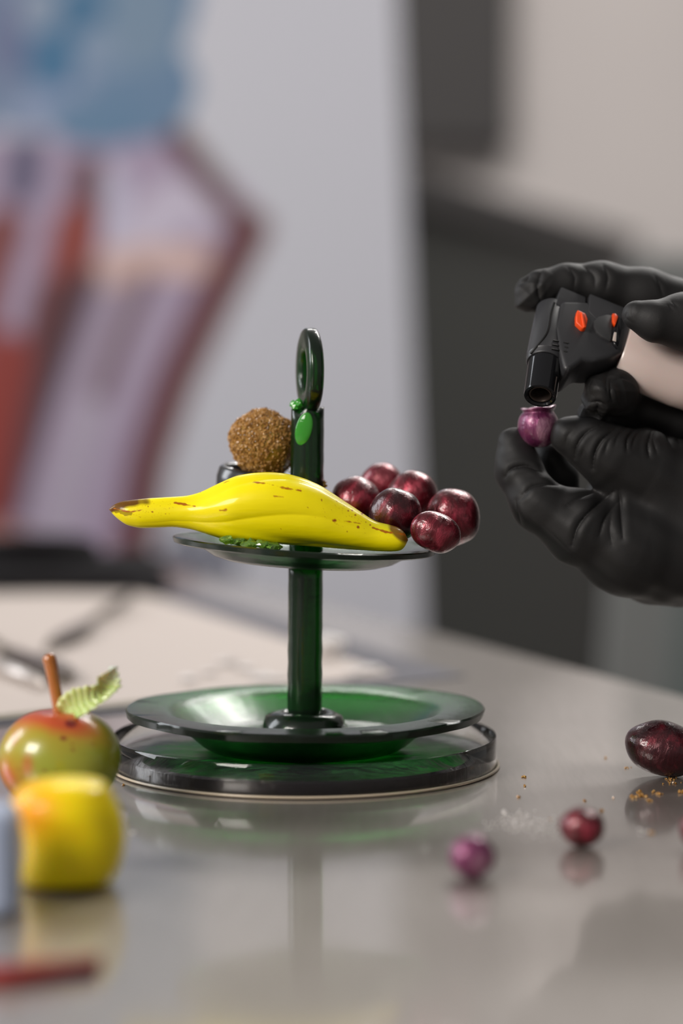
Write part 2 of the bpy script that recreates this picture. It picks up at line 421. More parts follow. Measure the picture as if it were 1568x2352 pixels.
leaf_tool('modelling_knife', (q.x, q.y, T+.0022), (p.x, p.y, T+.0022), .013, M['tool'], 'wide grey blade tool on the mat behind the green and red apple stem')
p = on_table(-90, 1500, .004); q = on_table(105, 1578, .004)
tl = tag(link('sugar_rod', tube_mesh('sugar_rod', [(q.x, q.y, T+.0055), ((p.x+q.x)/2, (p.y+q.y)/2, T+.0055), (p.x, p.y, T+.0055)], [.002, .0035, .003], 12), M['tool_light']),
         'pale thin rod lying beside the wide blade tool on the cream mat', 'rod')

# black tray and cable at the far left
k = on_table(180, 1366)
tr = empty('black_tray', (k.x-.13, k.y+.10, T), 'flat black tray on the far left of the mat, below the banner', 'tray')
def outline(pts): return [((on_table(px, py).x - tr.location.x), (on_table(px, py).y - tr.location.y)) for px, py in pts]
link('base', from_bm('base', prism_bm(outline([(-250, 1372), (120, 1366), (300, 1368), (385, 1372), (385, 1345), (330, 1318), (150, 1300), (-250, 1300)]), .0021, .013, .002, 2)), M['black'], tr, False)
link('rim', from_bm('rim', prism_bm(outline([(-200, 1352), (200, 1350), (300, 1345), (384, 1335), (330, 1312), (220, 1322), (100, 1300), (-200, 1300)]), .0135, .017, .0015, 2)), M['black'], tr, False)
cc_ = Vector((k.x-.045, k.y+.12, T+.0165))
pts = [cc_ + Vector((math.cos(a)*r, math.sin(a)*r*1.3, .0035*kk + .0045)) for kk in range(2) for a, r in [(2*math.pi*i/32, .044 - .003*kk) for i in range(32)]]
tag(link('coiled_cable', tube_mesh('coiled_cable', pts, [.0042]*len(pts), 10), M['black']), 'black cable coiled on the black tray at far left', 'cable')

def shard(name, p, s, m, label, cat, seed, group=None, flat=.45):
    rnd = random.Random(seed); bm = bmesh.new(); bmesh.ops.create_icosphere(bm, subdivisions=2, radius=s)
    for v in bm.verts:
        v.co *= 1 + rnd.uniform(-.22, .22); v.co.z *= flat
    mz = min(v.co.z for v in bm.verts)
    o = tag(link(name, from_bm(name, bm), m, smooth=False), label, cat, group); o.location = (p.x, p.y, p.z - mz); return o
shard('sugar_lump', on_table(755, 1508, .0024), .0085, M['sugar_white'], 'white sugar lump on the mat right behind the green stem', 'sugar lump', 3, flat=.7)
for i, (px, py, s) in enumerate([(430, 1562, .005), (520, 1525, .006), (560, 1538, .005), (600, 1560, .006), (640, 1562, .004), (480, 1548, .004), (850, 1540, .006), (810, 1550, .005)]):
    shard('sugar_flake', on_table(px, py, .0022), s, M['sugar_white'], ['leftmost small white sugar flake on the cream mat, left of the green stem', 'white sugar flake on the mat, third from the left among the faint flakes', 'white sugar flake just right of the one nearest the mat centre', 'white sugar flake on the mat above the left half of the lower plate rim', 'white sugar flake nearest the left side of the green stem', 'thin white sugar flake between the leftmost flake and the larger ones', 'white sugar flake at the pointed right corner of the cream mat', 'white sugar flake right of the green stem, left of the mat corner'][i], 'sugar flake', 10+i, 'sugar flakes on the mat', .22)

# ------------------------------------------------------------------ petri dish and black disc
SX, SY = at(699, 1700, .94).x, .94
dish = empty('petri_dish', (SX, SY, T), 'round clear plastic dish holding a black disc under the green stand', 'dish')
R = .0752
link('wall', lathe_mesh('wall', [(R-.0009, .0014), (R-.0009, .0120), (R-.0007, .0124), (R-.0003, .0124), (R, .0120), (R, .0016), (R-.0004, .0010), (R-.001, .0010), ], 160), M['clear'], dish)
flo = link('foot_flange', lathe_mesh('foot_flange', [(R+.0001, .0004), (R+.0011, .0004), (R+.0013, .0008), (R+.0011, .0013), (R+.0001, .0013)], 160), mat('plastic_edge_reflection', (.80, .68, .52), .2, 0, Transmission_Weight=.45), dish); flo['label'] = 'foot flange coloured beige for its edge reflection'  # beige colour stands in for light reflected in the clear plastic edge
link('floor_disc', lathe_mesh('floor_disc', [(0, .0002), (R-.002, .0002), (R-.0004, .0003), (R-.0001, .0006), (R-.001, .0009), (0, .0009)], 160), M['clear'], dish)
def jt(i, a, r, z):
    if .02 < r < .0715 and z > .004: z += .00035*math.sin(5*a+r*200)+.0003*math.sin(11*a-r*330)
    return r, z
disc = tag(link('black_disc', lathe_mesh('black_disc', [(0, .0011), (.0720, .0011), (.0724, .0017), (.0724, .0052), (.0717, .0059), (.066, .0061), (.055, .006), (.045, .0060), (0, .0060)], 160, jt), M['film']),
           'black rubbery disc lying inside the clear round dish', 'disc')
disc.location = (SX, SY, T)

# ------------------------------------------------------------------ green stand
st = empty('tiered_stand', (SX, SY, T+.0064), 'dark green translucent two-tier cake stand with a ring handle', 'cake stand')
Z0 = T + .0064
def zof(py, Y=.94): return at(700, py, Y).z - Z0
rim = zof(1624)                 # top of the lower rim above the stand's foot
rj = random.Random(4)
def jp(i, a, r, z):
    if r > .06: r += .0003*math.sin(3*a+1)+.00022*math.sin(9*a+i)+.00012*math.sin(23*a+2*i); z += .0005*math.sin(2*a+.8)+.0002*math.sin(7*a)
    return r, z
prof = [(0, 0), (.034, 0), (.0375, .0006), (.0405, .0024), (.0505, rim-.0052), (.054, rim-.0036), (.0685, rim-.0034), (.0697, rim-.0030), (.0701, rim-.0006), (.0694, rim+.0001),
        (.055, rim-.0002), (.0515, rim-.0016), (.0405, .0062), (.036, .0050), (0, .0046)]
link('lower_plate', lathe_mesh('lower_plate', prof, 180, jp), M['green_plate'], st)
zr0 = .0050; zr1 = zof(1634)
def jr(i, a, r, z): return r*(1+.02*math.sin(3*a+i)), z + .0004*math.sin(2*a+i)
link('foot_ring', lathe_mesh('foot_ring', [(.0078, zr0), (.0150, zr0), (.0166, zr0+.0018), (.0166, zr0+.0038), (.0150, zr1-.0012), (.012, zr1-.0002), (.0095, zr1), (.0078, zr1-.0015)], 80, jr), M['green'], st)
zup = zof(1243)                 # mean height of the upper rim
tilt_x = math.radians(.8)
def column(name, za, zb, ra, rb, xa, xb, n=40):
    pr = [(0, za), (ra*.9, za), (ra, za+.0006)] + [(ra+(rb-ra)*t + .00012*math.sin(40*t), za+.0006+(zb-za-.0012)*t) for t in [i/14 for i in range(1, 14)]] + [(rb, zb-.0006), (rb*.93, zb), (0, zb)]
    me = lathe_mesh(name, pr, n)
    for v in me.vertices:
        t = (v.co.z - za)/(zb-za); v.co.x += xa + (xb-xa)*t 
    return me
CX = lambda px: (px-699)*PX
link('lower_stem', column('lower_stem', .0051, zup-.0090, .00680, .00672, CX(699), CX(702)), M['green'], st)
uplate = [(0, -.0085), (.030, -.0085), (.0352, -.0070), (.041, -.0036), (.0495, -.0028), (.0510, -.0022), (.0514, -.0005), (.0508, .0), (.043, -.0006), (.037, -.0036), (.032, -.0050), (0, -.0052)]
me = lathe_mesh('upper_plate', uplate, 160, lambda i, a, r, z: (r + (.0003*math.sin(3*a)+.0002*math.sin(8*a+i) if r > .04 else 0), z + .0003*math.sin(2*a)*(r/.05)))
me.transform(Matrix.Translation((CX(700), 0, zup)) @ Matrix.Rotation(math.radians(2.9), 4, 'Y'))
link('upper_plate', me, M['green_upper'], st)
ztop = zof(938)
usm = column('upper_stem', zup-.0046, ztop, .0066, .0064, CX(703), CX(707), 48)
for v in usm.vertices:          # broken top: high at the right, chipped lower at the left
    if v.co.z > ztop - .0008: v.co.z += .0012*math.sin(v.co.x*900) + v.co.x*.10 - .0005
link('upper_stem', usm, M['green'], st)
# jagged chips around the break, and the pale clear flaw in the stem
bm = bmesh.new(); rr = random.Random(7)
for i in range(9):
    c = Vector((CX(690)+rr.uniform(-.003, .0045), rr.uniform(-.004, .002), ztop + rr.uniform(0, .0022)))
    r_ = bmesh.ops.create_icosphere(bm, subdivisions=1, radius=rr.uniform(.0010, .0019))
    for v in r_['verts']: v.co = Vector((v.co.x*rr.uniform(.7, 1.2), v.co.y, v.co.z*rr.uniform(.6, 1.3))) + c
link('broken_edge', from_bm('broken_edge', bm), M['green_chip'], st, False)['kind'] = 'stuff'
bm = bmesh.new(); bmesh.ops.create_uvsphere(bm, u_segments=32, v_segments=20, radius=1)
for v in bm.verts:
    v.co = Vector((v.co.x*.0036, v.co.y*.0012, v.co.z*.0060 + v.co.x*.0022))
bm.transform(Matrix.Translation((CX(699), -.0060, zof(984))) @ Matrix.Rotation(math.radians(-12), 4, 'Z'))
fl = link('clear_flaw', from_bm('clear_flaw', bm), M['green_chip'], st); fl['label'] = 'bright green clear oval flaw'
# ring handle seen almost edge-on
zc = zof(851); RO = .0167; RI = .0078; hw = .0031
pr = []
for a in np.linspace(0, 2*math.pi, 28, endpoint=False):
    ca_, sa_ = math.cos(a), math.sin(a)
    pr.append(((RO+RI)/2 + (RO-RI)/2*math.copysign(abs(ca_)**.55, ca_), hw*math.copysign(abs(sa_)**.55, sa_)*(1.0 if ca_ < .4 else .94)))
me = lathe_mesh('ring_handle', pr, 96)
me.transform(Matrix.Translation((CX(712), 0, zc)) @ Matrix.Rotation(math.radians(11), 4, 'Z') @ Matrix.Rotation(math.radians(-90), 4, 'Y') @ Matrix.Scale(.99, 4, (1, 0, 0)))
link('ring_handle', me, M['green'], st)

for o in list(st.children) + list(dish.children) + [disc]:
    if o.name.startswith(('lower_plate', 'upper_plate', 'wall', 'black_disc')): auto_smooth(o, 38)
# ------------------------------------------------------------------ fruit on the upper plate
def colour(me, cols):
    ca = me.color_attributes.new('Col', 'FLOAT_COLOR', 'POINT')
    ca.data.foreach_set('color', np.concatenate([cols, np.ones((len(cols), 1))], 1).ravel())
def verts(me):
    a = np.empty(len(me.vertices)*3); me.vertices.foreach_get('co', a); return a.reshape(-1, 3)
top = [(250, 1170), (256, 1162), (265, 1157), (280, 1151), (330, 1145), (430, 1139), (460, 1131), (500, 1111), (540, 1093), (580, 1086), (620, 1084), (660, 1088), (700, 1099), (740, 1117), (780, 1144), (820, 1170), (850, 1191), (865, 1199), (890, 1204), (915, 1211), (930, 1222), (937, 1240)]
bot = [(250, 1170), (256, 1178), (268, 1190), (290, 1206), (320, 1213), (360, 1212), (400, 1210), (440, 1215), (480, 1228), (520, 1240), (600, 1247), (700, 1254), (800, 1262), (860, 1266), (900, 1267), (920, 1265), (930, 1258), (937, 1240)]
NX, NA = 460, 200
s = (1-np.cos(np.linspace(0, math.pi, NX)))/2*.35 + np.linspace(0, 1, NX)*.65
xs = 250 + 687*s
tt = np.interp(xs, *zip(*top)); bb = np.interp(xs, *zip(*bot))
def smooth1(a, n):
    for _ in range(n): a[1:-1] = (a[:-2]+2*a[1:-1]+a[2:])/4
    return a
tt = smooth1(tt, 60); bb = smooth1(bb, 60); tt[0] = bb[0] = 1170; tt[-1] = bb[-1] = 1240
cen = (tt+bb)/2; hh = np.maximum((bb-tt)/2, .15)
BYc = .914
V = []
for i in range(NX):
    f = (xs[i]-250)/687
    th = np.linspace(0, 2*math.pi, NA, endpoint=False)
    # angular section: five blunt ribs that twist along the fruit, sharper folds in the middle
    amp = .085*math.sin(math.pi*min(1, max(0, (f-.05)/.9)))
    tw = 0.55 - 1.25*f
    rad = 1 + amp*np.abs(np.cos(2.5*(th-tw)))**.8*1.15 - amp*.5 + .022*np.sin(3*th+9*f)*math.sin(math.pi*f)
    # a fold line that sweeps over the front, high at left to low at right
    fth = 1.15 - 1.5*max(0, f-.25)*1.3
    dth = np.angle(np.exp(1j*(th - (math.pi - fth + .0))))
    rad += .035*math.sin(math.pi*min(1, max(0, (f-.22)/.75)))*(np.tanh(dth*9))*np.exp(-(dth/.55)**2)
    y = -np.sin(th - math.pi/2 + math.pi/2)*rad; z = np.cos(th)*rad
    # th = 0 is up; th = pi/2 faces the camera (negative y)
    z = (z - z.min())/(z.max()-z.min())*2 - 1
    dep = hh[i]*.86*(1 if f < .9 else 1)
    yc = BYc - .004*(f-.5)
    for k in range(NA):
        V.append(at(xs[i], cen[i] - z[k]*hh[i], yc) + Vector((0, y[k]*dep*PX, 0)))
ff = []
for i in range(NX-1):
    for k in range(NA):
        k2 = (k+1) % NA; ff.append((i*NA+k, i*NA+k2, (i+1)*NA+k2, (i+1)*NA+k))
ff.append(tuple(range(NA))); ff.append(tuple((NX-1)*NA+k for k in range(NA)))
V = np.array([list(v) for v in V]); bc = V.mean(0)
me = recalc(pydata('banana', V - bc, ff)); Vu, Vv = project(V)
cols = np.empty((len(V), 3)); cols[:] = (.96, .80, .002)
rs = np.random.RandomState(5)
def vnoise(P_, seed, n=8):
    r = np.random.RandomState(seed); out = np.zeros(len(P_))
    for _ in range(n): out += np.sin(P_ @ (r.normal(size=P_.shape[1])) + r.uniform(0, 6.28))
    return out/math.sqrt(n/2)
def blend(mask, col): 
    mask = np.clip(mask, 0, 1)[:, None]; cols[:] = cols*(1-mask) + np.array(col)*mask
brown = (.10, .020, .003)
uvp = np.stack([Vu, Vv], 1)
nA = vnoise(uvp*.07, 1); nB = vnoise(uvp*.25, 2); nC = vnoise(uvp*np.array([.03, .12]), 3)
blend(.55*np.exp(-((Vu-905)/45)**2)*np.clip((Vv*-1+1235)/30, 0, 1), (.40, .50, .02))
front = V[:, 1] < BYc + .004
blend(np.clip((345-Vu+ nA*10)/22, 0, 1)*np.clip((1188-(Vu-255)*.36-Vv+nA*3)/7, 0, 1)*.95, brown)          # left tip, upper side
blend((seg_d(Vu, Vv, (258, 1172), (300, 1180))[0] < 4+2*nB)*.6, brown)
blend(np.clip((Vu-880+nA*10)/18, 0, 1)*np.clip((1231-Vv+nA*4+(Vu-905)*.75)/9, 0, 1)*.88, (.16, .045, .01))   # right tip
for pts, w in [([(580, 1108), (612, 1110), (640, 1118), (660, 1122), (690, 1127)], 1.9), ([(628, 1139), (650, 1142)], 1.6), ([(400, 1155), (425, 1158), (448, 1163)], 2.4),
               ([(505, 1173), (520, 1171)], 2.2), ([(262, 1168), (300, 1176), (330, 1170)], 2.2), ([(512, 1110), (525, 1105)], 1.3), ([(765, 1195), (800, 1198), (830, 1203)], .9), ([(855, 1212), (890, 1222), (928, 1228)], 2.4)]:
    dd = poly_d(Vu, Vv, pts); blend((w + .9*nB - dd)/1.2*.8*front, (.42, .13, .004))
for x_, y_, r_ in [(770, 1195, 4.5), (822, 1211, 4.2), (850, 1206, 3), (797, 1221, 2.5), (707, 1165, 3), (738, 1150, 1.8), (773, 1151, 2.4), (800, 1173, 3.2), (808, 1172, 2.6), (790, 1162, 2), (873, 1231, 2),
                  (794, 1152, 1.8), (816, 1183, 2.4), (832, 1180, 1.8), (738, 1147, 2), (840, 1199, 1.6), (645, 1215, 1.4), (780, 1141, 1.6), (310, 1163, 3), (318, 1172, 2.5), (350, 1176, 2), (340, 1163, 2.5), (300, 1189, 2.2), (322, 1188, 2), (365, 1178, 1.6), (380, 1180, 1.5), (460, 1130, 2)]:
    dd = np.hypot(Vu-x_, (Vv-y_)*1.15); blend((r_ + .8*nB - dd)/1.3*.85*front, (.34, .08, .006))
for k in range(150):
    side = k % 2
    x_ = rs.uniform(275, 400) if side else rs.normal(795, 38); y_ = rs.uniform(1150, 1190) if side else (rs.uniform(1135, 1215) + (x_-795)*.35)
    r_ = rs.uniform(.5, 1.3); dd = np.hypot(Vu-x_, Vv-y_); blend((r_-dd)/1.0*.75*front, (.38, .10, .006))
colour(me, cols)
o = tag(link('banana', me, M['banana']), 'yellow sugar banana with brown speckled tips resting on the upper green plate', 'banana'); o.location = bc

# brown sugar coated ball in a black cup, behind the banana
bcx = at(604, 1016, .952)
ballo = empty('sugared_fruit', bcx, 'round fruit coated in brown sugar crystals behind the banana and stem', 'fruit')
bm = bmesh.new(); bmesh.ops.create_icosphere(bm, subdivisions=5, radius=1)
rb = .0132
def ballr(n_):
    th = math.atan2(n_.x, n_.z)
    return rb*(1 + .05*n_.x*n_.z*-1 + .03*math.sin(3*n_.x+2*n_.y+1) + (-.04 if n_.z > .7 else 0) + .02*math.sin(5*n_.z))
for v in bm.verts: v.co = v.co.normalized()*ballr(v.co.normalized())
link('body', from_bm('body', bm), M['brown_body'], ballo)
rg = np.random.RandomState(3); gv, gf = [], []
for i in range(15000):
    n_ = rg.normal(size=3); n_ /= np.linalg.norm(n_)
    nv = Vector(n_)
    if nv.x*.55 - nv.z*.55 - nv.y*.62 > .86 and rg.rand() < .85: continue     # bare amber patch at the lower right
    s_ = rg.uniform(.00010, .00033)*(1.5 if rg.rand() < .08 else 1)
    lay = (rg.rand()**2)*.0009
    c = nv*(ballr(nv) + lay*(0.4+.6*abs(math.sin(9*nv.x+4)*math.sin(8*nv.z))))
    Rm = np.linalg.qr(rg.normal(size=(3, 3)))[0]; b0 = len(gv)
    for sx_ in (-1, 1):
        for sy_ in (-1, 1):
            for sz_ in (-1, 1): gv.append(tuple(np.array(c) + Rm @ (np.array((sx_, sy_*.8, sz_*rg.uniform(.5, 1)))*s_)))
    for f_ in ((0, 1, 3, 2), (4, 6, 7, 5), (0, 4, 5, 1), (2, 3, 7, 6), (0, 2, 6, 4), (1, 5, 7, 3)): gf.append(tuple(b0+q_ for q_ in f_))
link('sugar_coating', recalc(pydata('sugar_coating', gv, gf)), M['grain'], ballo, False)['kind'] = 'stuff'
# black cup under it
cupb = at(592, 1137, .958)
cr = .0168
cpr = [(0, -.010), (cr*.55, -.010), (cr*.85, -.006), (cr*1.0, .000), (cr*1.02, .006), (cr*.98, .0095), (cr*.90, .0108), (cr*.82, .0098), (cr*.80, .006), (cr*.75, 0), (cr*.55, -.006), (0, -.0075)]
me = lathe_mesh('black_cup', cpr, 80)
cup = tag(link('black_cup', me, mat('black_satin_sugar', (.012, .012, .014), .3, 0, Coat_Weight=.5)), 'small black cup on the upper plate holding the brown sugared fruit', 'cup')
cup.location = cupb; cup.rotation_euler = (math.radians(4), math.radians(7), 0)

# green-gold melted pieces where the fruit is stuck to the plate
bm = bmesh.new(); rr = random.Random(12)
for px, py, s_ in [(520, 1238, .0026), (545, 1243, .003), (575, 1247, .0032), (600, 1248, .0028), (622, 1252, .0034), (636, 1256, .002)]:
    c = at(px, py+3, .905) + Vector((0, rr.uniform(-.002, .004), 0)); r_ = bmesh.ops.create_icosphere(bm, subdivisions=2, radius=s_*.8)
    for v in r_['verts']: v.co = Vector((v.co.x*1.3*rr.uniform(.7, 1.3), v.co.y*rr.uniform(.8, 1.2), v.co.z*.7*rr.uniform(.5, 1.5))) + c
mg = mat('melted_green_gold_sugar', (.35, .62, .10), .08, 0, Transmission_Weight=.75, Coat_Weight=.5)
tag(link('melted_sugar', from_bm('melted_sugar', bm), mg, smooth=False), 'clear yellow green melted sugar under the banana on the upper plate', 'sugar', kind='stuff')
# brown sugar crumbs by the stem
def crumbs(name, spots, m, label, seed, Y=None):
    rr = random.Random(seed); bm = bmesh.new()
    for px, py, n, spread, s_ in spots:
        for _ in range(n):
            qx, qy = px + rr.gauss(0, spread), py + rr.gauss(0, spread*.45)
            p_ = at(qx, qy, Y) if Y else on_table(qx, qy, 0)
            ss = s_*rr.uniform(.4, 1.05); r_ = bmesh.ops.create_cube(bm, size=ss)
            Rm = Matrix.Rotation(rr.uniform(0, 3), 3, Vector((rr.random(), rr.random(), rr.random())).normalized())
            for v in r_['verts']: v.co = Rm @ v.co + p_ + Vector((0, 0, ss*.55 if not Y else 0))
    return tag(link(name, from_bm(name, bm), m, smooth=False), label, 'sugar', kind='stuff')
crumbs('sugar_crumbs', [(744, 1108, 10, 2.5, .0007), (745, 1116, 16, 3, .0008)], M['grain'], 'brown sugar crumbs stuck to the right of the upper stem', 2, .94)
crumbs('sugar_crumbs', [(1205, 1786, 7, 2.5, .0007), (1204, 1806, 5, 2, .0006), (1190, 1832, 7, 2.5, .0007), (1342, 1841, 5, 2, .0006), (1382, 1864, 4, 2, .0006), (1262, 1883, 3, 2, .0006),
                        (1454, 1832, 16, 4, .0008), (1472, 1828, 24, 6, .0009), (1508, 1824, 14, 5, .0008), (1493, 1840, 6, 2, .0008), (1540, 1790, 14, 6, .0007), (1565, 1821, 10, 4, .0009), (1545, 1800, 8, 8, .0006),
                        (1490, 1915, 5, 5, .0007), (283, 1804, 5, 1.5, .0007), (1408, 1834, 2, 1, .0006), (1440, 1765, 4, 3, .0006), (1390, 1742, 4, 3, .0006)],
       M['grain'], 'brown sugar crumbs scattered on the steel table by the grapes', 5)
crumbs('sugar_dust', [(1158, 1867, 14, 3, .0008), (1200, 1888, 90, 22, .0006), (1235, 1900, 60, 26, .0005), (1180, 1902, 30, 14, .0005), (1270, 1910, 30, 18, .0005), (1130, 1896, 16, 14, .0005), (184+0, 2086, 0, 2, .001), (304, 1915, 6, 2, .0008), (1478, 1912, 10, 10, .0005)],
       M['sugar_white'], 'white powdered sugar streak on the steel table left of the small red grape', 6)

# ------------------------------------------------------------------ grapes
def grape(px, py, Y, rx, ry, rz, rot, m, label, seed, group=None, name='grape', tip=0.0):
    bm = bmesh.new(); bmesh.ops.create_icosphere(bm, subdivisions=5, radius=1)
    rr = random.Random(seed); ph = [rr.uniform(0, 6.28) for _ in range(8)]
    k = Y/F
    for v in bm.verts:
        n_ = v.co.normalized()
        f = 1 + .022*math.sin(2.3*n_.x*2+ph[0])*math.sin(2*n_.z*2+ph[1]) + .012*math.sin(5*n_.y+ph[2]) + .010*math.sin(6*n_.x+ph[3]+3*n_.z)
        f += tip*max(0, n_.z)**6
        v.co = Vector((n_.x*rx*k*f, n_.y*ry*k*f, n_.z*rz*k*f))
    o = tag(link(name, from_bm(name, bm), m), label, 'grape', group)
    o.location = at(px, py, Y); o.rotation_euler = (rr.uniform(-.3, .3), math.radians(rot), rr.uniform(-.3, .3)); return o
G = 'red sugar grapes on the upper plate'
grape(877, 1110, .972, 50, 50, 47, 0, M['grape_rose'], 'rose red grape at the very back and top of the cluster', 1, G)
grape(817, 1152, .948, 58, 56, 58, 20, M['grape'], 'dark red grape of the cluster nearest the green stem, partly behind banana', 2, G)
grape(947, 1139, .955, 59, 56, 57, -15, M['grape'], 'dark red grape at the back centre of the cluster, behind the front middle one', 3, G)
grape(908, 1181, .925, 61, 58, 61, 15, M['grape_deep'], 'darkest purple red grape in the front middle of the cluster touching banana', 4, G)
grape(1040, 1188, .936, 64, 60, 68, -8, M['grape'], 'largest dark red grape at the right end of the cluster', 5, G)
grape(999, 1222, .912, 60, 46, 46, 22, M['grape'], 'smallest oval dark red grape in front, overhanging the plate edge', 6, G)
# loose grapes on the table
def table_grape(px, base_py, rx, ry, rz, m, label, seed, rot=0, tip=0.0, name='grape'):
    b = on_table(px, base_py); Yc = b.y + ry*b.y/F*.25
    k = Yc/F; zc = T + rz*k
    z = T+H - zc; py = 830 + z/Yc*F
    o = grape(px, py, Yc, rx, ry, rz, rot, m, label, seed, None, name, tip)
    o.rotation_euler = (0, math.radians(rot), 0)
    zs_ = [(o.rotation_euler.to_matrix() @ v.co).z for v in o.data.vertices]
    o.location.z = T + .0001 - min(zs_); return o
table_grape(1084, 2022, 54, 52, 52, M['purple'], 'small purple pearly sugar ball, foremost on the steel table', 21)
table_grape(1337, 1948, 53, 50, 46, M['grape'], 'small dark red sugar ball right of the white sugar streak', 22)
table_grape(1524, 1788, 92, 70, 63, M['grape_deep'], 'large glossy dark cherry red grape at the right on the table', 23, 12, .04)
table_grape(1611, 1955, 50, 48, 46, M['grape'], 'red sugar ball cut by the right frame edge below the large grape', 24)

# ------------------------------------------------------------------ apple, yellow fruit, red stick, blue box
ab = on_table(137, 1868)
AC = Vector((at(137, 1750, .848).x, .848, T)); k = .848/F
apple = empty('apple', AC, 'green and red sugar apple with caramel stem and leaf at left', 'apple')
N1, N2 = 96, 128; vv, ff = [], []
for i in range(N1+1):
    a = math.pi*i/N1
    for j in range(N2):
        b = 2*math.pi*j/N2
        rr_ = math.sin(a)**.92; zz = math.cos(a)
        z = 121*zz*(1 - .0) - 10*math.exp(-(a/.28)**2) + 8*math.exp(-((math.pi-a)/.35)**2)
        f = 1 + .02*math.sin(2*b+1)+.012*math.sin(3*b+a*2)
        vv.append(((139*rr_*f*(1+.03*zz))*math.cos(b)*k, (134*rr_*f)*math.sin(b)*k, (z+122)*k))
for i in range(N1):
    for j in range(N2):
        j2 = (j+1) % N2; ff.append((i*N2+j, i*N2+j2, (i+1)*N2+j2, (i+1)*N2+j))
me = pydata('body', vv, ff); bm = bmesh.new(); bm.from_mesh(me); bmesh.ops.remove_doubles(bm, verts=bm.verts, dist=1e-6); bmesh.ops.recalc_face_normals(bm, faces=bm.faces)
mz = min(v.co.z for v in bm.verts)
for v in bm.verts: v.co.z += .0001 - mz
bm.to_mesh(me); bm.free()
Va = verts(me) + np.array(AC); u_, v_ = project(Va)
cols = np.empty((len(Va), 3)); cols[:] = (.30, .34, .012)
n0 = vnoise(np.stack([u_, v_, Va[:, 1]*6000], 1)*.02, 8); n1_ = vnoise(np.stack([u_, v_, Va[:, 1]*6000], 1)*.06, 9)
blend(.5+.5*n0*.6, (.36, .36, .03))
blend((1728 - v_ + 14*n0 - np.abs(u_-120)*.15)/70*.8, (.55, .22, .02))
blend((1700 - v_ + 12*n0 - np.abs(u_-120)*.22)/38*.9, (.52, .075, .015))
blend(np.exp(-((u_-5)/52)**2 - ((v_-1810)/75)**2)*(.9+.2*n1_), (.55, .13, .012))
blend((n1_-.9)*.5*np.exp(-((u_-40)/80)**2), (.50, .08, .01))
fr_ = Va[:, 1] < AC.y
for x_, y_, r_, s_ in [(163, 1662, 14, 1), (146, 1696, 8, .95), (167, 1722, 6, .6), (166, 1709, 5, .5), (213, 1709, 5, .45), (103, 1770, 6, .55), (131, 1771, 5, .45), (42, 1766, 5, .4), (207, 1667, 5, .4), (195, 1733, 4, .3)]:
    blend((r_*1.15 - np.hypot(u_-x_, (v_-y_)*1.5))/4*s_*fr_, (.20, .008, .006))
colour(me, cols); link('body', me, M['apple'], apple)
q = [at(px, py, .848) - AC for px, py in [(137, 1650), (135, 1625), (128, 1590), (121, 1550), (114, 1518), (108, 1503)]]
sp_ = spline([tuple(p) for p in q], 26); rd = [(r_*k) for r_ in np.interp(np.linspace(0, 1, 26), [0, .1, .5, .85, .97, 1], [17, 14.5, 14, 16, 12, 5])]
stem = link('stem', tube_mesh('stem', sp_, rd, 20), M['stem'], apple); stem['label'] = 'curved caramel brown stem'
# twisted ribbed leaf
NL = 70; vv, ff, lc = [], [], []
spine = spline([tuple(at(px, py, Y_) - AC) for px, py, Y_ in [(146, 1640, .845), (172, 1621, .843), (205, 1606, .842), (235, 1589, .845), (249, 1560, .847), (256, 1531, .849)]], NL)
for i in range(NL):
    s_ = i/(NL-1); w = np.interp(s_, [0, .08, .3, .5, .62, .75, .88, 1], [12, 29, 34, 22, 21, 30, 15, 1])*k
    t_ = spine[min(i+1, NL-1)] - spine[max(i-1, 0)]; t_ /= np.linalg.norm(t_)
    roll = -.35 + 2.2*max(0, s_-.45)
    up_ = np.cross(t_, [0, -1, 0]); up_ /= np.linalg.norm(up_); ot = np.cross(t_, up_)
    dirv = up_*math.cos(roll) + ot*math.sin(roll)
    rib = 1 + .06*math.sin(s_*95)
    for j in range(9):
        q_ = (j/8-.5)*2
        off = .0007*math.sin(s_*80 - abs(q_)*5) - .0025*abs(q_)**2
        c_ = np.array(spine[i]) + dirv*w*q_*rib + np.cross(t_, dirv)*off
        for sd in (0, 1): vv.append(tuple(c_ + np.cross(t_, dirv)*(.0006*sd)))
        g_ = .5+.5*math.sin(s_*80 - abs(q_)*5); pale = max(0, (s_-.7)/.3)
        col_ = np.array((.42, .56, .10))*(1-g_) + np.array((.70, .78, .38))*g_; col_ = col_*(1-pale) + np.array((.85, .88, .72))*pale
        lc += [col_, col_]
for i in range(NL-1):
    for j in range(8):
        a_ = (i*9+j)*2; b_ = a_+2; c_ = a_+18; d_ = c_+2
        ff += [(a_, b_, d_, c_), (a_+1, c_+1, d_+1, b_+1)]
    for a_ in (i*18, i*18+16): ff.append((a_, a_+18, a_+19, a_+1))
for i0 in (0, (NL-1)*18):
    for j in range(8): ff.append((i0+j*2, i0+j*2+1, i0+j*2+3, i0+j*2+2))
me = recalc(pydata('leaf', vv, ff)); colour(me, np.array(lc)); lf = link('leaf', me, M['leaf'], apple); lf['label'] = 'pale green twisted ribbed leaf'

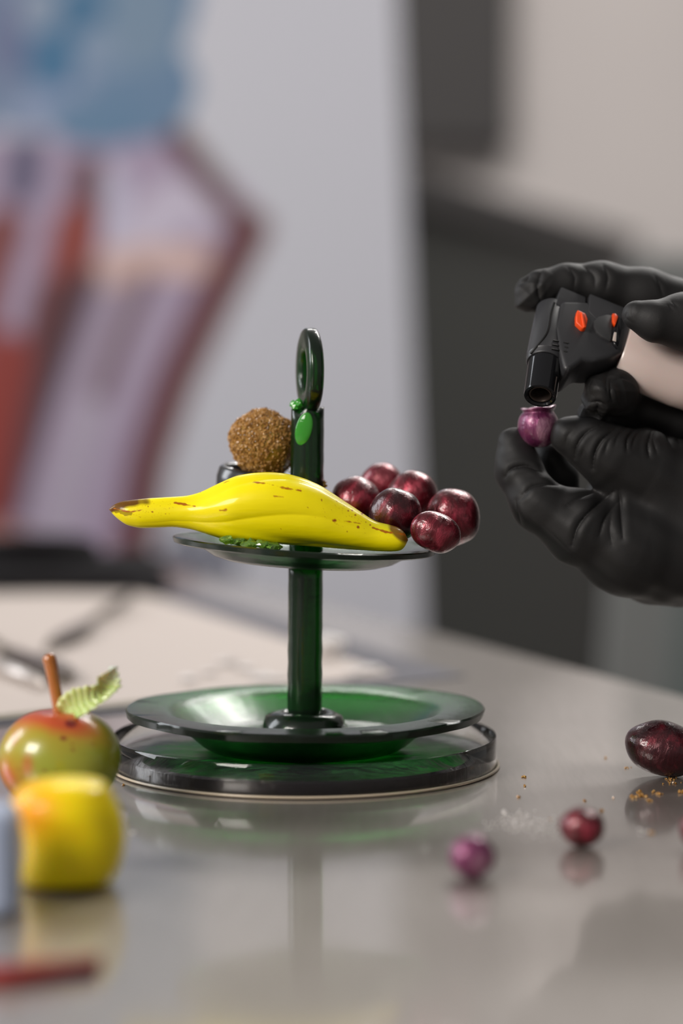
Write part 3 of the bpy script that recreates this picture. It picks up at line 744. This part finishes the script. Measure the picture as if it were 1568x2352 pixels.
# yellow fruit: blocky rounded body with a dent at the left and an arched base
Y0 = .722; k = Y0/F; PC = Vector((at(158, 1900, Y0).x, Y0, T))
N1, N2 = 110, 140; vv, ff = [], []
yrow = np.array([1779, 1786, 1800, 1825, 1850, 1880, 1920, 1960, 1990, 2015, 2030, 2040])
lrow = np.array([120, 80, 50, 28, 24, 42, 54, 55, 50, 46, 56, 80]); rrow = np.array([200, 232, 250, 263, 275, 284, 289, 284, 275, 262, 245, 215])
for i in range(N1+1):
    a = math.pi*i/N1; zz = math.cos(a); py = 1909 - 130*math.copysign(abs(zz)**.95, zz)
    li = np.interp(py, yrow, lrow); ri = np.interp(py, yrow, rrow)
    if py < 1780 or py > 2038: pass
    edge = min(1, (math.sin(a)/.42))**.6 if math.sin(a) < .42 else 1
    cx_, hw_ = (li+ri)/2-158, (ri-li)/2*edge
    for j in range(N2):
        b = 2*math.pi*j/N2; cb, sb = math.cos(b), math.sin(b)
        X_ = cx_ + hw_*math.copysign(abs(cb)**.9, cb); Y_ = hw_*.98*sb
        z = (2040-py)
        if zz < -.8: z += 14*(abs(zz)-.8)/.2*(1-min(1, abs(abs(X_)-0)/85)**2)
        vv.append((X_*k, Y_*k, z*k))
for i in range(N1):
    for j in range(N2):
        j2 = (j+1) % N2; ff.append((i*N2+j, i*N2+j2, (i+1)*N2+j2, (i+1)*N2+j))
me = pydata('yellow_fruit', vv, ff); bm = bmesh.new(); bm.from_mesh(me); bmesh.ops.remove_doubles(bm, verts=bm.verts, dist=1e-5); bmesh.ops.recalc_face_normals(bm, faces=bm.faces)
for _ in range(8): bmesh.ops.smooth_vert(bm, verts=bm.verts, factor=.5, use_axis_x=True, use_axis_y=True, use_axis_z=True)
mz = min(v.co.z for v in bm.verts)
for v in bm.verts: v.co.z += .0001-mz
bm.to_mesh(me); bm.free()
Va = verts(me)+np.array(PC); u_, v_ = project(Va)
cols = np.empty((len(Va), 3)); cols[:] = (.96, .74, .001)
blend(np.exp(-((u_-75)/55)**2 - ((v_-1860)/70)**2)*1.0, (.95, .36, .006))
blend(np.clip((105-u_)/70, 0, 1)*.5, (.92, .42, .01))
blend(np.exp(-((u_-165)/30)**2 - ((v_-1915)/14)**2)*.35, (.80, .40, .003))
colour(me, cols); o = tag(link('yellow_fruit', me, M['pear']), 'blurred yellow and orange sugar fruit in front of the green and red apple', 'fruit'); o.location = PC

a_ = on_table(30, 2262); b_ = on_table(232, 2238); rs_ = .0026
tag(link('red_stick', tube_mesh('red_stick', [(a_.x-.008, a_.y-.001, T+rs_), (a_.x, a_.y, T+rs_), (b_.x-.001, b_.y, T+rs_), (b_.x, b_.y, T+rs_)], [rs_, rs_, rs_, rs_*.7], 20), M['redstick']),
    'dark red sugar stick lying on the steel table at the lower left', 'stick')
b_ = on_table(32, 2115); bxo = from_bm('blue_box', box_bm(.10, .02, .031, (-.05, .010, .0155), .004))
o = tag(link('blue_box', bxo, M['bluebox'], smooth=False), 'blurred pale blue box cut by the left frame edge beside the yellow fruit', 'box'); o.location = (b_.x, b_.y, T+.0001)

# ------------------------------------------------------------------ signed distance modelling for the figure
def smin(a, b, k):
    h = np.clip(.5+.5*(b-a)/k, 0, 1); return b*(1-h)+a*h - k*h*(1-h)
def rcone(Pn, a, b, ra, rb_):
    a = np.array(a); ba = np.array(b)-a; L2 = ba@ba; pa = Pn-a
    h = np.clip(pa@ba/L2, 0, 1)
    return np.linalg.norm(pa - h[..., None]*ba, axis=-1) - (ra + (rb_-ra)*h)
def chain(Pn, J, k=.002):
    d_ = None
    for (a, ra), (b, rb_) in zip(J[:-1], J[1:]):
        c = rcone(Pn, a, b, ra, rb_); d_ = c if d_ is None else smin(d_, c, k)
    return d_
def ellip(Pn, c, r):
    q = (Pn-np.array(c))/np.array(r); n_ = np.linalg.norm(q, axis=-1); return (n_-1)*min(r)
def mesh_sdf(name, f, lo, hi, h):
    lo, hi = np.array(lo), np.array(hi); n = np.ceil((hi-lo)/h).astype(int)+1
    ax = [lo[i]+h*np.arange(n[i]) for i in range(3)]
    D = np.empty(n, np.float32)
    for i in range(0, n[0], 16):
        g = np.stack(np.meshgrid(ax[0][i:i+16], ax[1], ax[2], indexing='ij'), -1); D[i:i+16] = f(g)
    D[0] = D[-1] = 1e-3; D[:, 0] = D[:, -1] = 1e-3; D[:, :, 0] = D[:, :, -1] = 1e-3
    S = D < 0; c = n-1
    cnt = np.zeros(c, np.int8); acc = np.zeros((*c, 3), np.float32); num = np.zeros(c, np.float32)
    for i in (0, 1):
        for j in (0, 1):
            for k in (0, 1): cnt += S[i:i+c[0], j:j+c[1], k:k+c[2]]
    act = (cnt > 0) & (cnt < 8); idx = -np.ones(c, np.int64); I = np.argwhere(act); idx[act] = np.arange(len(I))
    pos = np.zeros((len(I), 3)); w = np.zeros(len(I))
    for axis in range(3):
        o1, o2 = [q for q in range(3) if q != axis]
        for u in (0, 1):
            for v in (0, 1):
                a = I.copy(); a[:, o1] += u; a[:, o2] += v; b = a.copy(); b[:, axis] += 1
                da, db = D[tuple(a.T)], D[tuple(b.T)]; m_ = (da < 0) != (db < 0)
                t = np.where(m_, da/(da-db+1e-20), 0); q = a.astype(float); q[:, axis] += t
                pos[m_] += q[m_]; w += m_
    pos = pos/w[:, None]*h+lo
    quads = []
    for axis in range(3):
        o1, o2 = (axis+1) % 3, (axis+2) % 3
        sl0 = [slice(1, -1)]*3; sl0[axis] = slice(0, -1); sl1 = list(sl0); sl1[axis] = slice(1, None)
        ch = S[tuple(sl0)] != S[tuple(sl1)]; E = np.argwhere(ch)
        if not len(E): continue
        E = E + np.array([0 if q == axis else 1 for q in range(3)])
        fl_ = S[tuple(E.T)]
        def cell(u, v): q = E.copy(); q[:, o1] -= u; q[:, o2] -= v; return idx[tuple(q.T)]
        Q = np.stack([cell(0, 0), cell(1, 0), cell(1, 1), cell(0, 1)], 1); Q[~fl_] = Q[~fl_][:, ::-1]; quads.append(Q)
    Q = np.concatenate(quads); Q = Q[(Q >= 0).all(1)]
    me = bpy.data.meshes.new(name); me.vertices.add(len(pos)); me.vertices.foreach_set('co', pos.ravel())
    me.loops.add(Q.size); me.loops.foreach_set('vertex_index', Q.ravel().astype(np.int32))
    me.polygons.add(len(Q)); me.polygons.foreach_set('loop_start', np.arange(0, Q.size, 4, dtype=np.int32)); me.polygons.foreach_set('loop_total', np.full(len(Q), 4, np.int32))
    me.update(); me.validate(); return me
def creases(Pn, lines, ycut):
    """grooves pressed into the glove where it folds; lines are (points, depth mm, half width px, side)"""
    u, v = project(Pn); d_ = np.zeros(u.shape)
    for pts, dep, w in lines:
        lo_x = min(p[0] for p in pts)-30; hi_x = max(p[0] for p in pts)+30; lo_y = min(p[1] for p in pts)-30; hi_y = max(p[1] for p in pts)+30
        m_ = (u > lo_x) & (u < hi_x) & (v > lo_y) & (v < hi_y)
        if not m_.any(): continue
        um, vm = u[m_], v[m_]; best = np.full(um.shape, 1e9); tb_ = np.zeros(um.shape); n_ = len(pts)-1
        sp = [tuple(q) for q in spline(pts, 9)] if len(pts) > 2 else pts
        n_ = len(sp)-1
        for i in range(n_):
            dd, t = seg_d(um, vm, sp[i], sp[i+1]); b_ = dd < best; best[b_] = dd[b_]; tb_[b_] = (i+t[b_])/n_
        env = np.sin(np.clip(tb_, .04, .96)*math.pi)**.5
        d_[m_] += dep*1e-3*env*(np.exp(-best/(w*.75)) - .18*np.exp(-((best-2.6*w)/(1.5*w))**2))
    return 1.15*d_*np.clip((ycut - Pn[..., 1])/.006, 0, 1)
def crumple(Pn, c, R_, amp, seed, n=7, fr=900):
    r = np.random.RandomState(seed); c = np.array(c); w = np.clip(1.25-np.linalg.norm(Pn-c, axis=-1)/R_, 0, 1); w = np.minimum(1, w*2)
    o_ = np.zeros(Pn.shape[:-1])
    for _ in range(n):
        k_ = r.normal(size=3); k_ *= fr*r.uniform(.35, 1)/np.linalg.norm(k_); o_ += np.abs(np.sin((Pn-c)@k_ + r.uniform(0, 6)))
    return (o_/n-.6)*amp*w
def J(lst, Y=.94):
    return [(tuple(at(px, py, Y + dy*1e-3)), r*PX) for px, py, r, dy in lst]

# lower hand pinching the purple ball
idx_l = J([(1182, 1022, 41, 3), (1190, 1080, 50, 0), (1232, 1156, 58, -6), (1330, 1214, 80, -6), (1440, 1258, 108, -2), (1560, 1262, 130, 6)])
th_l = J([(1311, 1001, 47, -6), (1352, 1018, 56, -6), (1400, 1048, 69, -5), (1470, 1076, 88, 0), (1580, 1130, 118, 6)])
mid_l = J([(1262, 1050, 38, 15), (1281, 1096, 43, 18), (1296, 1160, 44, 22), (1400, 1230, 60, 24), (1540, 1270, 90, 24)])
rin_l = J([(1388, 1128, 40, 36), (1366, 1175, 42, 42), (1372, 1235, 44, 42), (1440, 1280, 55, 42), (1560, 1290, 80, 36)])
pin_l = J([(1400, 1270, 30, 56), (1370, 1262, 32, 58), (1390, 1290, 36, 58), (1470, 1310, 46, 56), (1570, 1300, 70, 46)])
palm_l = J([(1510, 1240, 150, 14), (1640, 1236, 140, 22), (1790, 1190, 125, 22)])
cr_l = [([(1160, 1095), (1173, 1076), (1195, 1070), (1215, 1071), (1243, 1084)], 1.1, 4.5), ([(1199, 1136), (1222, 1116), (1254, 1110), (1283, 1114)], 1.1, 4.5),
        ([(1184, 1150), (1186, 1173), (1196, 1205)], .55, 4), ([(1190, 1150), (1215, 1130)], .4, 4), ([(1302, 1160), (1330, 1140), (1365, 1130)], .9, 5),
        ([(1313, 1253), (1328, 1205), (1368, 1160), (1408, 1130)], 1.3, 6), ([(1376, 1232), (1390, 1190), (1420, 1150)], .8, 6), ([(1421, 1128), (1424, 1160), (1430, 1235)], 1.1, 6),
        ([(1405, 1175), (1400, 1215), (1405, 1250)], .5, 6),
        ([(1319, 1052), (1324, 1023), (1345, 993), (1378, 976)], 1.0, 4), ([(1361, 1076), (1364, 1045), (1381, 1012), (1413, 985)], 1.2, 4), ([(1298, 1022), (1303, 1002), (1314, 990)], .45, 4),
        ([(1335, 1050), (1340, 1030)], .35, 4), ([(1388, 1040), (1396, 1015), (1412, 1000)], .5, 4), ([(1411, 1022), (1420, 1000), (1436, 985)], .5, 3.5),
        ([(1439, 1036), (1441, 1008), (1458, 985)], .8, 3.5), ([(1450, 1030), (1458, 1005), (1470, 990)], .4, 3.5), ([(1491, 1050), (1488, 1020), (1497, 988)], .9, 4),
        ([(1508, 1040), (1500, 1010), (1505, 992)], .6, 4), ([(1542, 1022), (1532, 1000), (1530, 985)], .6, 4), ([(1560, 1020), (1552, 995)], .4, 4), ([(1250, 1210), (1290, 1250), (1330, 1290)], .3, 12)]
def refined(name, f, lo, hi, disp):
    """coarse surface, one smooth subdivision, then the folds of the glove are pressed in"""
    me = mesh_sdf(name, f, lo, hi, .00088); o = bpy.data.objects.new('tmp', me); COL.objects.link(o)
    md = o.modifiers.new('s', 'SUBSURF'); md.levels = md.render_levels = 1
    me2 = bpy.data.meshes.new_from_object(o.evaluated_get(bpy.context.evaluated_depsgraph_get()))
    bpy.data.objects.remove(o); me2.name = name
    n_v = len(me2.vertices); co = verts(me2); no = np.empty(n_v*3); me2.vertices.foreach_get('normal', no); no = no.reshape(-1, 3)
    d_ = disp(co); face = np.clip(-no[:, 1]*3+.6, 0, 1)
    co -= no*(d_[0]*face + d_[1])[:, None]
    me2.vertices.foreach_set('co', co.ravel()); me2.update(); return me2
def f_low(Pn):
    u, v = project(Pn)
    di = chain(Pn, idx_l, .004); dt = chain(Pn, th_l, .004); dm = chain(Pn, mid_l, .003); dr = chain(Pn, rin_l, .003); dp = chain(Pn, pin_l, .003); pl = chain(Pn, palm_l, .006)
    d_ = smin(smin(pl, di, .006), dt, .008); d_ = smin(d_, dm, .002); d_ = smin(d_, dr, .002); d_ = smin(d_, dp, .002)
    d_ = d_ + .00035*np.sin(Pn[..., 0]*420+Pn[..., 2]*260)*np.sin(Pn[..., 2]*330-Pn[..., 1]*200)
    return d_
def disp_l(C): return creases(C, cr_l, .955), crumple(C, at(1180, 1003, .943), .009, .0012, 4, 5, 500)
# upper hand round the torch
idx_u = J([(1210, 682, 34, 11), (1240, 662, 38, 13), (1300, 652, 43, 16), (1380, 657, 54, 18), (1480, 680, 62, 20), (1640, 735, 76, 24)])
th_u = J([(1461, 724, 33, -18), (1505, 738, 43, -18), (1568, 738, 61, -14), (1700, 775, 85, 0)])
mid_u = J([(1382, 905, 46, -12), (1412, 898, 50, -6), (1440, 930, 40, 8), (1560, 970, 46, 16), (1680, 930, 80, 18)])
rin_u = J([(1360, 955, 36, -4), (1400, 952, 32, 4), (1480, 975, 30, 16), (1600, 1000, 42, 24), (1690, 960, 75, 26)])
pin_u = J([(1440, 985, 20, 18), (1500, 990, 28, 28), (1610, 1020, 36, 34), (1700, 980, 70, 32)])
palm_u = J([(1660, 760, 80, 24), (1700, 850, 110, 26), (1860, 850, 105, 26)])
palm_u2 = J([(1700, 850, 110, 26), (1690, 960, 80, 26)])
cr_u = [([(1243, 622), (1234, 655), (1242, 695)], .9, 4), ([(1302, 612), (1319, 635), (1318, 662)], .4, 4), ([(1336, 609), (1363, 632), (1366, 660)], .45, 5), ([(1384, 607), (1396, 635), (1391, 665)], .6, 6),
        ([(1503, 632), (1515, 655), (1522, 680)], .4, 4), ([(1214, 628), (1205, 645), (1178, 662)], .7, 4), ([(1441, 715), (1436, 730), (1452, 742)], .3, 5), ([(1455, 700), (1450, 718), (1460, 735)], .25, 5),
        ([(1396, 850), (1392, 880), (1394, 905)], .7, 5), ([(1404, 870), (1402, 900), (1408, 922)], .9, 5), ([(1365, 862), (1350, 890), (1352, 915)], .3, 6), ([(1412, 870), (1430, 868), (1444, 872)], .6, 4), ([(1352, 925), (1378, 925), (1392, 935)], .8, 4), ([(1372, 930), (1368, 955)], .7, 4), ([(1540, 690), (1556, 705)], .3, 4), ([(1533, 700), (1545, 712)], .3, 4)]
def f_up(Pn):
    di = chain(Pn, idx_u, .004); dt = chain(Pn, th_u, .004); dm = chain(Pn, mid_u, .003); dr = chain(Pn, rin_u, .003); dp = chain(Pn, pin_u, .003)
    pl = smin(chain(Pn, palm_u, .006), chain(Pn, palm_u2, .006), .005)
    d_ = smin(pl, di, .006); d_ = smin(d_, dt, .004); d_ = smin(d_, dm, .002); d_ = smin(d_, dr, .0015); d_ = smin(d_, dp, .0015)
    return d_
def disp_u(C):
    k_ = crumple(C, at(1203, 682, .946), .012, .0036, 2, 5, 520) + crumple(C, at(1395, 890, .926), .011, .0030, 5, 5, 480) + crumple(C, at(1358, 950, .932), .010, .0036, 6, 5, 560) + crumple(C, at(1442, 982, .955), .006, .003, 8, 5, 700)
    return creases(C, cr_u, .960), k_
person = None
# body outside the frame, one continuous mesh; the gloves are its children
wl = Vector(palm_l[-1][0]); wu = Vector(palm_u[-1][0])
def f_body(Pn):
    tz = chain(Pn, [((.56, .95, .95), .15), ((.56, .95, 1.15), .14), ((.56, .95, 1.33), .15)], .05)
    tz = np.minimum(tz, 1e9)
    sh = chain(Pn, [((.56, .77, 1.40), .065), ((.56, .95, 1.43), .075), ((.56, 1.13, 1.40), .065)], .04)
    d_ = smin(tz, sh, .05)
    a1 = chain(Pn, [((.56, .76, 1.40), .058), ((.45, .72, 1.12), .045), ((wl.x+.04, wl.y-.01, wl.z), .029), (tuple(wl), .0195)], .02)
    a2 = chain(Pn, [((.56, 1.14, 1.40), .058), ((.46, 1.14, 1.13), .045), ((wu.x+.04, wu.y+.01, wu.z), .028), (tuple(wu), .0165)], .02)
    d_ = smin(smin(d_, a1, .03), a2, .03)
    d_ = smin(d_, chain(Pn, [((.55, .95, 1.45), .06), ((.54, .95, 1.56), .055)], .02), .03)
    hd = smin(ellip(Pn, (.52, .95, 1.67), (.098, .078, .118)), chain(Pn, [((.44, .95, 1.66), .012), ((.415, .95, 1.63), .013)], .01), .015)
    d_ = smin(d_, hd, .03)
    for s_ in (-1, 1):
        d_ = smin(d_, chain(Pn, [((.56, .95+.08*s_, .92), .095), ((.56, .95+.10*s_, .50), .065), ((.57, .95+.10*s_, .10), .048), ((.50, .95+.11*s_, .05), .045), ((.41, .95+.12*s_, .04), .035)], .03), .04)
        d_ = smin(d_, ellip(Pn, (.53, .95+.08*s_, 1.665), (.02, .01, .03)), .006)
    return d_
body = link('person', mesh_sdf('person', f_body, (wl.x-.04, .60, -.02), (.75, 1.30, 1.82), .011), M['sleeve'])
tag(body, 'person in black gloves at the right holding a small torch over a purple sugar ball', 'person')
hlo = link('glove', refined('glove', f_low, (at(1125, 1200, .94).x, .895, at(1500, 1440, .94).z), (at(1850, 1200, .94).x, 1.02, at(1500, 925, .94).z), disp_l), M['glove'], body)
hlo['label'] = 'black glove of the lower hand pinching the purple ball'
hup = link('glove', refined('glove', f_up, (at(1160, 700, .94).x, .890, at(1500, 1085, .94).z), (at(1930, 700, .94).x, 1.01, at(1500, 585, .94).z), disp_u), M['glove'], body)
hup['label'] = 'black glove of the upper hand gripping the torch'

# ------------------------------------------------------------------ purple ball in the lower hand
pp = [(0, 1028), (18, 1026), (33, 1017), (43, 1002), (47, 985), (46, 968), (42, 956), (36, 948), (34, 946), (37, 942), (40, 938), (39, 935), (30, 935), (18, 938), (0, 939)]
pp = spline(pp, 44); c_py = 985
def jq(i, a, r, z):
    up_ = max(0, (z - .0055)/.003)
    return r*(1+.02*math.sin(3*a+1)+min(1, up_)*.03*math.sin(4*a+.6)), z + min(1, up_)*(.0003*math.sin(4*a+2)+.0007*math.cos(a))*(r/.007)
me = lathe_mesh('purple_ball', [(max(0, float(r))*PX if 0 < i < 43 else 0, (c_py-float(y_))*PX) for i, (r, y_) in enumerate(pp)], 90, jq)
o = tag(link('purple_ball', me, M['purple']), 'purple pearly sugar ball with a torn rim pinched between gloved fingers', 'grape'); o.location = at(1235, c_py, .9405)

# ------------------------------------------------------------------ torch
O = at(1270, 765, .937)
TOW = Vector((0, -1, 0)); RT = Vector((1, 0, 0)); DN = Vector((0, 0, -1))
n_ = (RT*-.215 + DN*.975).normalized()*math.cos(math.radians(42)) + TOW*math.sin(math.radians(42)); n_.normalize()
h_ = RT*.93 + DN*.37; h_ = (h_ - n_*h_.dot(n_)).normalized(); s_ = n_.cross(h_).normalized()
if s_.dot(TOW) < 0: s_ = -s_
torch = empty('butane_torch', O, 'small black gas torch with orange switches and milky tank held by the upper glove', 'torch')
BASIS = Matrix((h_, n_, s_)).transposed()       # columns: handle, nozzle, side towards the viewer
def loc_from_px(px, py, sidev=0.0):
    """position in the torch's own frame of a point on its side plane seen at this pixel"""
    dimg = Vector(((px-1270)*PX, (py-765)*PX)) - Vector((s_.dot(RT), s_.dot(DN)))*sidev
    A2 = Matrix(((h_.dot(RT), n_.dot(RT)), (h_.dot(DN), n_.dot(DN)))).inverted()
    r_ = A2 @ dimg; return Vector((r_.x, r_.y, sidev))
def tpart(name, me, m, parent=None, label=None, smooth=True, local=True):
    if local: me.transform(BASIS.to_4x4())
    bm = bmesh.new(); bm.from_mesh(me); bmesh.ops.recalc_face_normals(bm, faces=bm.faces); bm.to_mesh(me); bm.free()
    o = link(name, me, m, parent or torch, smooth)
    if smooth: auto_smooth(o, 40)
    if label: o['label'] = label
    return o
HS = .0078
def tprism(pts, z0, z1, bev, seg=3, zz=None):
    q = [loc_from_px(px, py, zz if zz is not None else z1) for px, py in pts]
    return prism_bm([(p.x, p.y) for p in q], z0, z1, bev, seg)
tpart('head', from_bm('head', tprism([(1290, 690), (1345, 690), (1420, 712), (1449, 745), (1450, 762), (1442, 778), (1428, 806), (1400, 818), (1360, 828), (1330, 826), (1300, 848), (1286, 846), (1276, 800), (1272, 750)], -HS, HS, .0018, 4)), M['torch'])
tpart('trigger_block', from_bm('trigger_block', tprism([(1292, 657), (1349, 681), (1345, 715), (1275, 700)], -HS*.86, HS*.86, .0006, 2)), M['torch'])
tpart('top_block', from_bm('top_block', tprism([(1358, 673), (1440, 706), (1452, 745), (1400, 770), (1350, 715)], -HS*1.0, HS*1.02, .0006, 2)), M['torch'])
def along(a0, prof, m, name, c=(0, 0), nn=64, label=None):
    """lathe about the nozzle axis: prof (r px, distance px along nozzle)"""
    me = lathe_mesh(name, [(r_*PX, (z_)*PX) for r_, z_ in prof], nn)
    me.transform(Matrix(((1, 0, 0, c[0]), (0, 0, 1, 0), (0, -1, 0, c[1]), (0, 0, 0, 1)))); return tpart(name, me, m, label=label)
ax = loc_from_px(1246, 834); topc = loc_from_px(1282, 712)
cs = Vector((ax.x, 0, 0))
cosn = math.hypot(n_.dot(RT), n_.dot(DN))
z_ring = ax.y/PX; c_ = (ax.x, 0)
along(0, [(0, topc.y/PX-6), (30, topc.y/PX-6), (38, topc.y/PX+4), (43, z_ring-60), (44, z_ring-18), (44.5, z_ring-14), (43, z_ring-12), (43, z_ring-2), (41, z_ring+2), (0, z_ring+2)], M['torch'], 'barrel', c_)
along(0, [(39.5, z_ring-4), (38, z_ring+2), (37, z_ring+94), (36, z_ring+100), (31, z_ring+101), (27, z_ring+98), (26, z_ring+30), (26, z_ring)], M['torch_gloss'], 'nozzle', c_)
along(0, [(26, z_ring+93), (25, z_ring+96), (22, z_ring+96), (20.5, z_ring+92), (20, z_ring+40), (26, z_ring+40)], M['bore'], 'burner_sleeve', c_, label='brownish metal burner sleeve inside nozzle')
along(0, [(0, z_ring+52), (8, z_ring+52), (9, z_ring+62), (6, z_ring+64), (3, z_ring+60), (0, z_ring+60)], M['bore'], 'burner_jet', c_)
# seam down the barrel's outer side, ribs, switch, dial
def strip(pts, w, lift, m, name, side, th=.0006):
    q = [loc_from_px(px, py, side) for px, py in pts]; q = [Vector(p) for p in q]
    bm = bmesh.new(); 
    L_, R_ = [], []
    for i, p in enumerate(q):
        t_ = (q[min(i+1, len(q)-1)]-q[max(i-1, 0)]).normalized(); nn = Vector((-t_.y, t_.x, 0))*w*PX
        L_.append(p+nn); R_.append(p-nn)
    poly = L_+R_[::-1]; bm.free(); bm = prism_bm([(p.x, p.y) for p in poly], side-th, side+lift, .0001, 1)
    return tpart(name, from_bm(name, bm), m, smooth=False)
def front_of_barrel(px):   # side coordinate of the barrel surface at a handle-direction offset
    return 0
def on_barrel(px, py, r=43.6):
    q = loc_from_px(px, py, 0)
    for _ in range(12):
        sv = math.sqrt(max(0, (r*PX)**2 - (q.x-ax.x)**2)); q = loc_from_px(px, py, max(sv, HS if q.x-ax.x > .0045 else 0))
    return q
for i in range(3):
    q = [on_barrel(1263-i*2.5 + 34*t, 783+i*9.5 + 6*t) for t in np.linspace(0, 1, 9)]
    tpart('vent_slot', tube_mesh('vent_slot', q, [.00042]*9, 8), M['groove'])
q = [on_barrel(float(a), float(b)) for a, b in spline([(1272, 696), (1262, 722), (1250, 765), (1226, 796), (1212, 812)], 24)]
tpart('seam', tube_mesh('seam', q, [.00050]*24, 8), M['groove'])
sw = tpart('gas_switch', from_bm('gas_switch', tprism([(1324, 711), (1343, 720), (1347, 733), (1341, 754), (1332, 754), (1319, 741), (1320, 724)], HS-.0005, HS+.0022, .0006, 3)), M['orange'], label='orange lock switch on the side')
tpart('ridge', from_bm('ridge', tprism([(1331, 716), (1335, 718), (1340, 752), (1334, 752)], HS+.0018, HS+.0030, .0003, 2)), M['orange'], sw)
arc = [(1404, 782)] + [(1404-38*math.sin(a)*(1.12), 752-32*math.cos(a)*1.05) for a in np.linspace(0, math.pi*.72, 12)][::-1]
arc = [(1407, 724), (1390, 722), (1372, 727), (1361, 738), (1360, 750), (1366, 762), (1378, 773), (1397, 783), (1402, 760)]
tpart('flame_dial', from_bm('flame_dial', tprism(arc, HS*.9, HS+.0012, .0005, 2)), M['torch_grey'], label='dark grey half-round dial plate')
tpart('dial_marker', from_bm('dial_marker', tprism([(1406, 719), (1415, 720), (1419, 727), (1411, 745), (1405, 738)], HS*.9, HS+.0022, .0004, 2)), M['orange'], label='orange dial marker')
tpart('dial_wheel', from_bm('dial_wheel', tprism([(1421, 724), (1426, 730), (1424, 760), (1412, 798), (1402, 786), (1410, 760)], HS*.9, HS+.0016, .0004, 2)), M['torch_gloss'])
tpart('sight_window', from_bm('sight_window', tprism([(1406, 762), (1412, 764), (1409, 784), (1401, 780)], HS+.0012, HS+.0021, .0003, 2)), M['tank'], label='small clear sight window')
# fuel tank along the handle
tc0 = loc_from_px(1428, 800, 0); tcd = loc_from_px(1655, 888, 0) - tc0; Lt = tcd.length; tcd.normalize()
me = lathe_mesh('fuel_tank', [(0, 0), (.0132, 0), (.0138, .0008), (.0142, .014), (.0146, Lt*.6), (.0138, Lt*.9), (.011, Lt), (0, Lt)], 72)
Q = Vector((0, 0, 1)).rotation_difference(tcd).to_matrix().to_4x4()
me.transform(Matrix.Translation(tc0 + Vector((0, 0, -.001))) @ Matrix.Scale(.80, 4, (0, 0, 1)) @ Q)
tpart('fuel_tank', me, M['tank'], label='milky pinkish white fuel tank')
